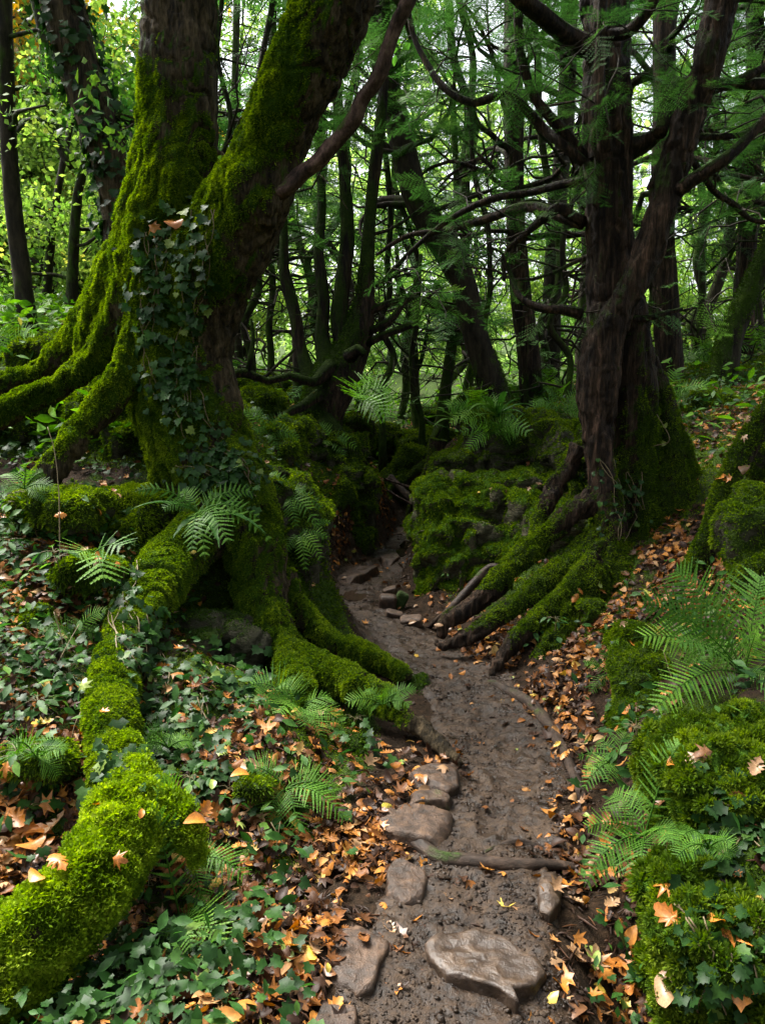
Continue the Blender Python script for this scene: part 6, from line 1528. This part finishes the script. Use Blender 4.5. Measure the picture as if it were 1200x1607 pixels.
# undergrowth of far banks: leafy herbs nobody could count
U = [(60, 520, 1.2, 3), (20, 480, 2, 3), (120, 480, 1.5, 2), (640, 650, 3, 2), (720, 620, 2, 2), (1080, 560, 1.4, 3), (1160, 540, 1.4, 3), (560, 620, 1.5, 2), (430, 620, 1.2, 1), (820, 600, 1.6, 2), (980, 560, 2, 2)]
far_ = in_view(gv, 200) & (gv[:, 1] > 5) & (gv[:, 1] < 32)
p, n = sample(gv, gt, 9000, rg, (blob_weight(gv, U, .12)) * far_ * (gsd > .35) * ((gv[:, 1] > 9) | (np.abs(gv[:, 0] - .4) > 2.0)))
a = rg.uniform(0, 6.28, len(p))
v, f, r = inst(HERB, p + np.c_[p[:, 0] * 0, p[:, 0] * 0, rg.uniform(.02, .30, len(p))], frames(normalize(rg.normal(size=(len(p), 3)) * .5 + [0, 0, 1]), np.c_[np.cos(a), np.sin(a), rg.uniform(-.5, .6, len(p))]), .11 * rg.uniform(.5, 1.5, len(p)), rg.random(len(p)))
m = M(); m.add(v, f, rnd=r); tag(mk('undergrowth', m, m_fern), 'green undergrowth on the banks further back', 'undergrowth', kind='stuff')

# ---------------------------------------------------------------- dead stalks
for i, (pts, la) in enumerate([([(95, 915, 3.7), (93, 800, 3.75), (88, 720, 3.8), (75, 670, 3.85)], 'tall thin bare stalk standing in front of the long mossy roots'), ([(100, 1095, 3.2), (100, 1020, 3.25), (85, 960, 3.3)], 'thin dead stalk bent over the dark overhang'), ([(30, 1150, 3.0), (80, 1060, 3.1), (125, 980, 3.3)], 'long slanting dead stem crossing the dark overhang'), ([(105, 1200, 2.7), (118, 1140, 2.75), (128, 1115, 2.8)], 'short forked dead stem beside the mossy limb'), ([(425, 1400, 2.4), (432, 1340, 2.45), (440, 1290, 2.5)], 'upright dead fern stalk by the flat spreading fern'), ([(445, 1405, 2.4), (470, 1380, 2.4), (425, 1290, 2.5)], 'crossed dead fern stalk by the flat spreading fern'), ([(1110, 1160, 2.8), (1060, 1080, 3.0), (1040, 1020, 3.1)], 'dead fern stalk leaning inside the big bracken'), ([(1025, 700, 5.0), (1050, 690, 4.95), (1030, 650, 5.0)], 'crooked bare twig on the leafy slope beside the big yew')]):
    C = catmull([[*P(*q)] for q in pts], .02); C = C + .004 * np.c_[fbm(C * 9, 2, i), fbm(C * 9, 2, i + 5), C[:, 0] * 0]
    v, f = sweep(C, np.linspace(.0032, .0018, len(C)), nseg=6)
    m = M(); m.add(v, tris(f), rnd=.8 if i in (0, 1) else .5)
    tag(mk('dead_stalk', m, m_stem), la, 'dead stalk')

# ---------------------------------------------------------------- single fallen leaves
def lmat(name, c0, c1): return leaf_mat(name, [(0, c0), (1, c1)], .15, .38, .45, objrnd=True, vein=True)
LM = {'orange': lmat('leaf_orange', (.32, .105, .016), (.52, .20, .03)), 'tan': lmat('leaf_tan', (.24, .13, .06), (.38, .23, .12)), 'dark brown': lmat('leaf_brown', (.10, .045, .02), (.20, .09, .035)), 'yellow': lmat('leaf_yellow', (.52, .34, .04), (.62, .46, .09)), 'pale green': lmat('leaf_pale_green', (.20, .28, .05), (.34, .40, .10))}
SH = ['narrow', 'oval', 'lobed', 'broad lobed', 'wavy', 'curled']
_md = {}
def leafmesh(c, s):
    if (c, s) not in _md:
        v, f = DEADS[s]; v = v - [0, .45, 0]
        _md[c, s] = mesh_data('fallen_leaf', v, f, LM[c], {'rnd': np.full(len(v), .0)})
    return _md[c, s]
def place_leaf(px, py, size, c, s, where, rng, yaw=None, lift=0.0):
    h = H(px, py)
    if h is None: return
    p, n = h
    nn = normalize(n * .8 + [0, 0, .5] + rng.normal(size=3) * .28)
    a = rng.uniform(0, 6.28) if yaw is None else yaw
    R = frames(nn[None], np.array([[math.cos(a), math.sin(a), 0.0]]))[0]
    o = bpy.data.objects.new('fallen_leaf', leafmesh(c, s)); COL.objects.link(o)
    o.matrix_world = Matrix.Translation([float(q) for q in p + nn * (.012 + lift)]) @ Matrix(R.tolist()).to_4x4() @ Matrix.Scale(size, 4)
    tag(o, '%s %s fallen leaf %s' % (c, SH[s], where), 'leaf', '%s %s leaves %s' % (c, SH[s], where))
Z = [('among the litter at the leafy foot of the path', (390, 520, 1440, 1600), 34, .075), ('in the drift beside the flat brown stone', (610, 680, 1440, 1560), 9, .07), ('in the drift below the wet rounded stone', (860, 1000, 1480, 1600), 24, .075),
     ('on bare mud just above the wet rounded stone', (680, 850, 1380, 1450), 5, .055), ('in the drift by the pale ridged stone', (870, 960, 1340, 1460), 14, .06), ('beside the broad slab', (525, 600, 1270, 1400), 24, .065), ('round the blocky stone', (590, 700, 1150, 1240), 16, .06),
     ('on the mud between the slab and the edge root', (720, 880, 1100, 1310), 14, .045), ('along the edge root', (850, 930, 1120, 1320), 30, .055), ('below the yew root tips', (780, 900, 1060, 1130), 16, .055), ('on the slope under the big yew', (900, 1000, 900, 1020), 20, .06),
     ('under the bracken', (980, 1100, 1040, 1130), 9, .075), ('lying on the moss mound', (1040, 1190, 1140, 1290), 10, .065), ('on the moss cushion in the corner', (1030, 1195, 1370, 1590), 10, .085), ('beneath the fanned fern', (380, 540, 1120, 1200), 16, .065),
     ('between the lime-green limb and the spreading fern', (290, 390, 1190, 1340), 14, .07), ('on the lime-green limb', (150, 230, 1250, 1370), 4, .045), ('beside the lime-green limb at the picture edge', (0, 110, 1200, 1400), 30, .085), ('on the near ivy bank', (0, 150, 1050, 1150), 14, .07), ('among the herbs of the bank', (0, 200, 780, 940), 22, .06),
     ('on the arching mossy root', (160, 330, 850, 1180), 8, .045), ('on the trunk base of the twin-stemmed tree', (240, 290, 340, 370), 2, .09), ('on the rock outcrop', (740, 850, 740, 800), 6, .06), ('at the foot of the rock outcrop', (640, 730, 930, 990), 14, .05), ('on the leafy bank top', (1030, 1190, 620, 760), 22, .075), ('on the far bend verge', (520, 600, 860, 910), 12, .05)]
_r = np.random.default_rng(33); _tot = 0
for where, (x0, x1, y0_, y1_), cnt, size in Z:
    for j in range(int(cnt * (.5 if x1 < 400 else .72)) + 1):
        c = ['orange', 'orange', 'orange', 'tan', 'tan', 'dark brown', 'yellow' if _r.random() < .6 else 'pale green'][_r.integers(7)]
        place_leaf(_r.uniform(x0, x1), _r.uniform(y0_, y1_), size * _r.uniform(.7, 1.2), c, int(_r.integers(6)), where, _r, None, _r.uniform(.01, .06) if x1 < 400 else 0.0); _tot += 1
for px, py, s_, c, sh, w_ in [(478, 1497, .085, 'yellow', 3, 'glowing on dark litter by the brown stone'), (855, 1577, .08, 'yellow', 1, 'at the bottom edge below the wet rounded stone'), (792, 1427, .055, 'yellow', 2, 'alone on the mud above the wet rounded stone'), (45, 1240, .13, 'orange', 3, 'largest on the near bank'), (274, 350, .12, 'orange', 3, 'caught where the two stems part'), (1095, 1195, .085, 'tan', 3, 'largest on the moss mound'), (1040, 1258, .07, 'tan', 5, 'tucked at the mound edge by the arching fern'), (320, 1282, .09, 'pale green', 3, 'beside the stub of the lime-green limb'), (1160, 1545, .14, 'orange', 5, 'largest in the corner cushion'), (672, 584, .06, 'tan', 1, 'in the gully')]:
    place_leaf(px, py, s_, c, sh, w_, _r)
# ---------------------------------------------------------------- camera, light, render
cd = bpy.data.cameras.new('camera'); cam = bpy.data.objects.new('camera', cd); COL.objects.link(cam)
cam.location = CAM; cam.rotation_euler = (math.pi / 2 - TH, 0, 0)
cd.sensor_fit = 'VERTICAL'; cd.sensor_height = 36; cd.lens = 36 * F / 1607.0
cd.clip_start = 0.05; cd.clip_end = 1500
sc.camera = cam
w = bpy.data.worlds.new('World'); sc.world = w; w.use_nodes = True
nt = w.node_tree
for n in list(nt.nodes): nt.nodes.remove(n)
sky = nt.nodes.new('ShaderNodeTexSky'); sky.sky_type = 'NISHITA'; sky.sun_disc = False
EL, AZ = math.radians(58), math.radians(-50)     # azimuth from +Y towards +X
sky.sun_elevation = EL; sky.sun_rotation = AZ; sky.air_density = 1.0; sky.dust_density = 6.0; sky.ozone_density = 1.0
hs = nt.nodes.new('ShaderNodeHueSaturation'); hs.inputs['Saturation'].default_value = 0.35
bg = nt.nodes.new('ShaderNodeBackground'); bg.inputs[1].default_value = 0.10
wo = nt.nodes.new('ShaderNodeOutputWorld')
nt.links.new(sky.outputs[0], hs.inputs['Color']); nt.links.new(hs.outputs[0], bg.inputs[0]); nt.links.new(bg.outputs[0], wo.inputs[0])
sd = bpy.data.lights.new('sun', 'SUN'); sd.energy = 3.0; sd.angle = math.radians(30); sd.color = (1, 0.96, 0.88)
so = bpy.data.objects.new('sun', sd); COL.objects.link(so)
d = Vector((math.sin(AZ) * math.cos(EL), math.cos(AZ) * math.cos(EL), math.sin(EL)))
so.rotation_euler = d.to_track_quat('Z', 'Y').to_euler()
vs = sc.view_settings; vs.view_transform = 'Standard'; vs.look = 'None'; vs.gamma = 1; vs.exposure = EXPOSURE; vs.use_curve_mapping = False
cy = sc.cycles
cy.use_denoising = True; cy.max_bounces = 5; cy.diffuse_bounces = 3; cy.glossy_bounces = 2; cy.transmission_bounces = 4; cy.transparent_max_bounces = 4
cy.use_adaptive_sampling = True; cy.adaptive_threshold = 0.02
cy.caustics_reflective = False; cy.caustics_refractive = False; cy.sample_clamp_indirect = 4
for o in bpy.data.objects:
    if '_loc' in o: del o['_loc']
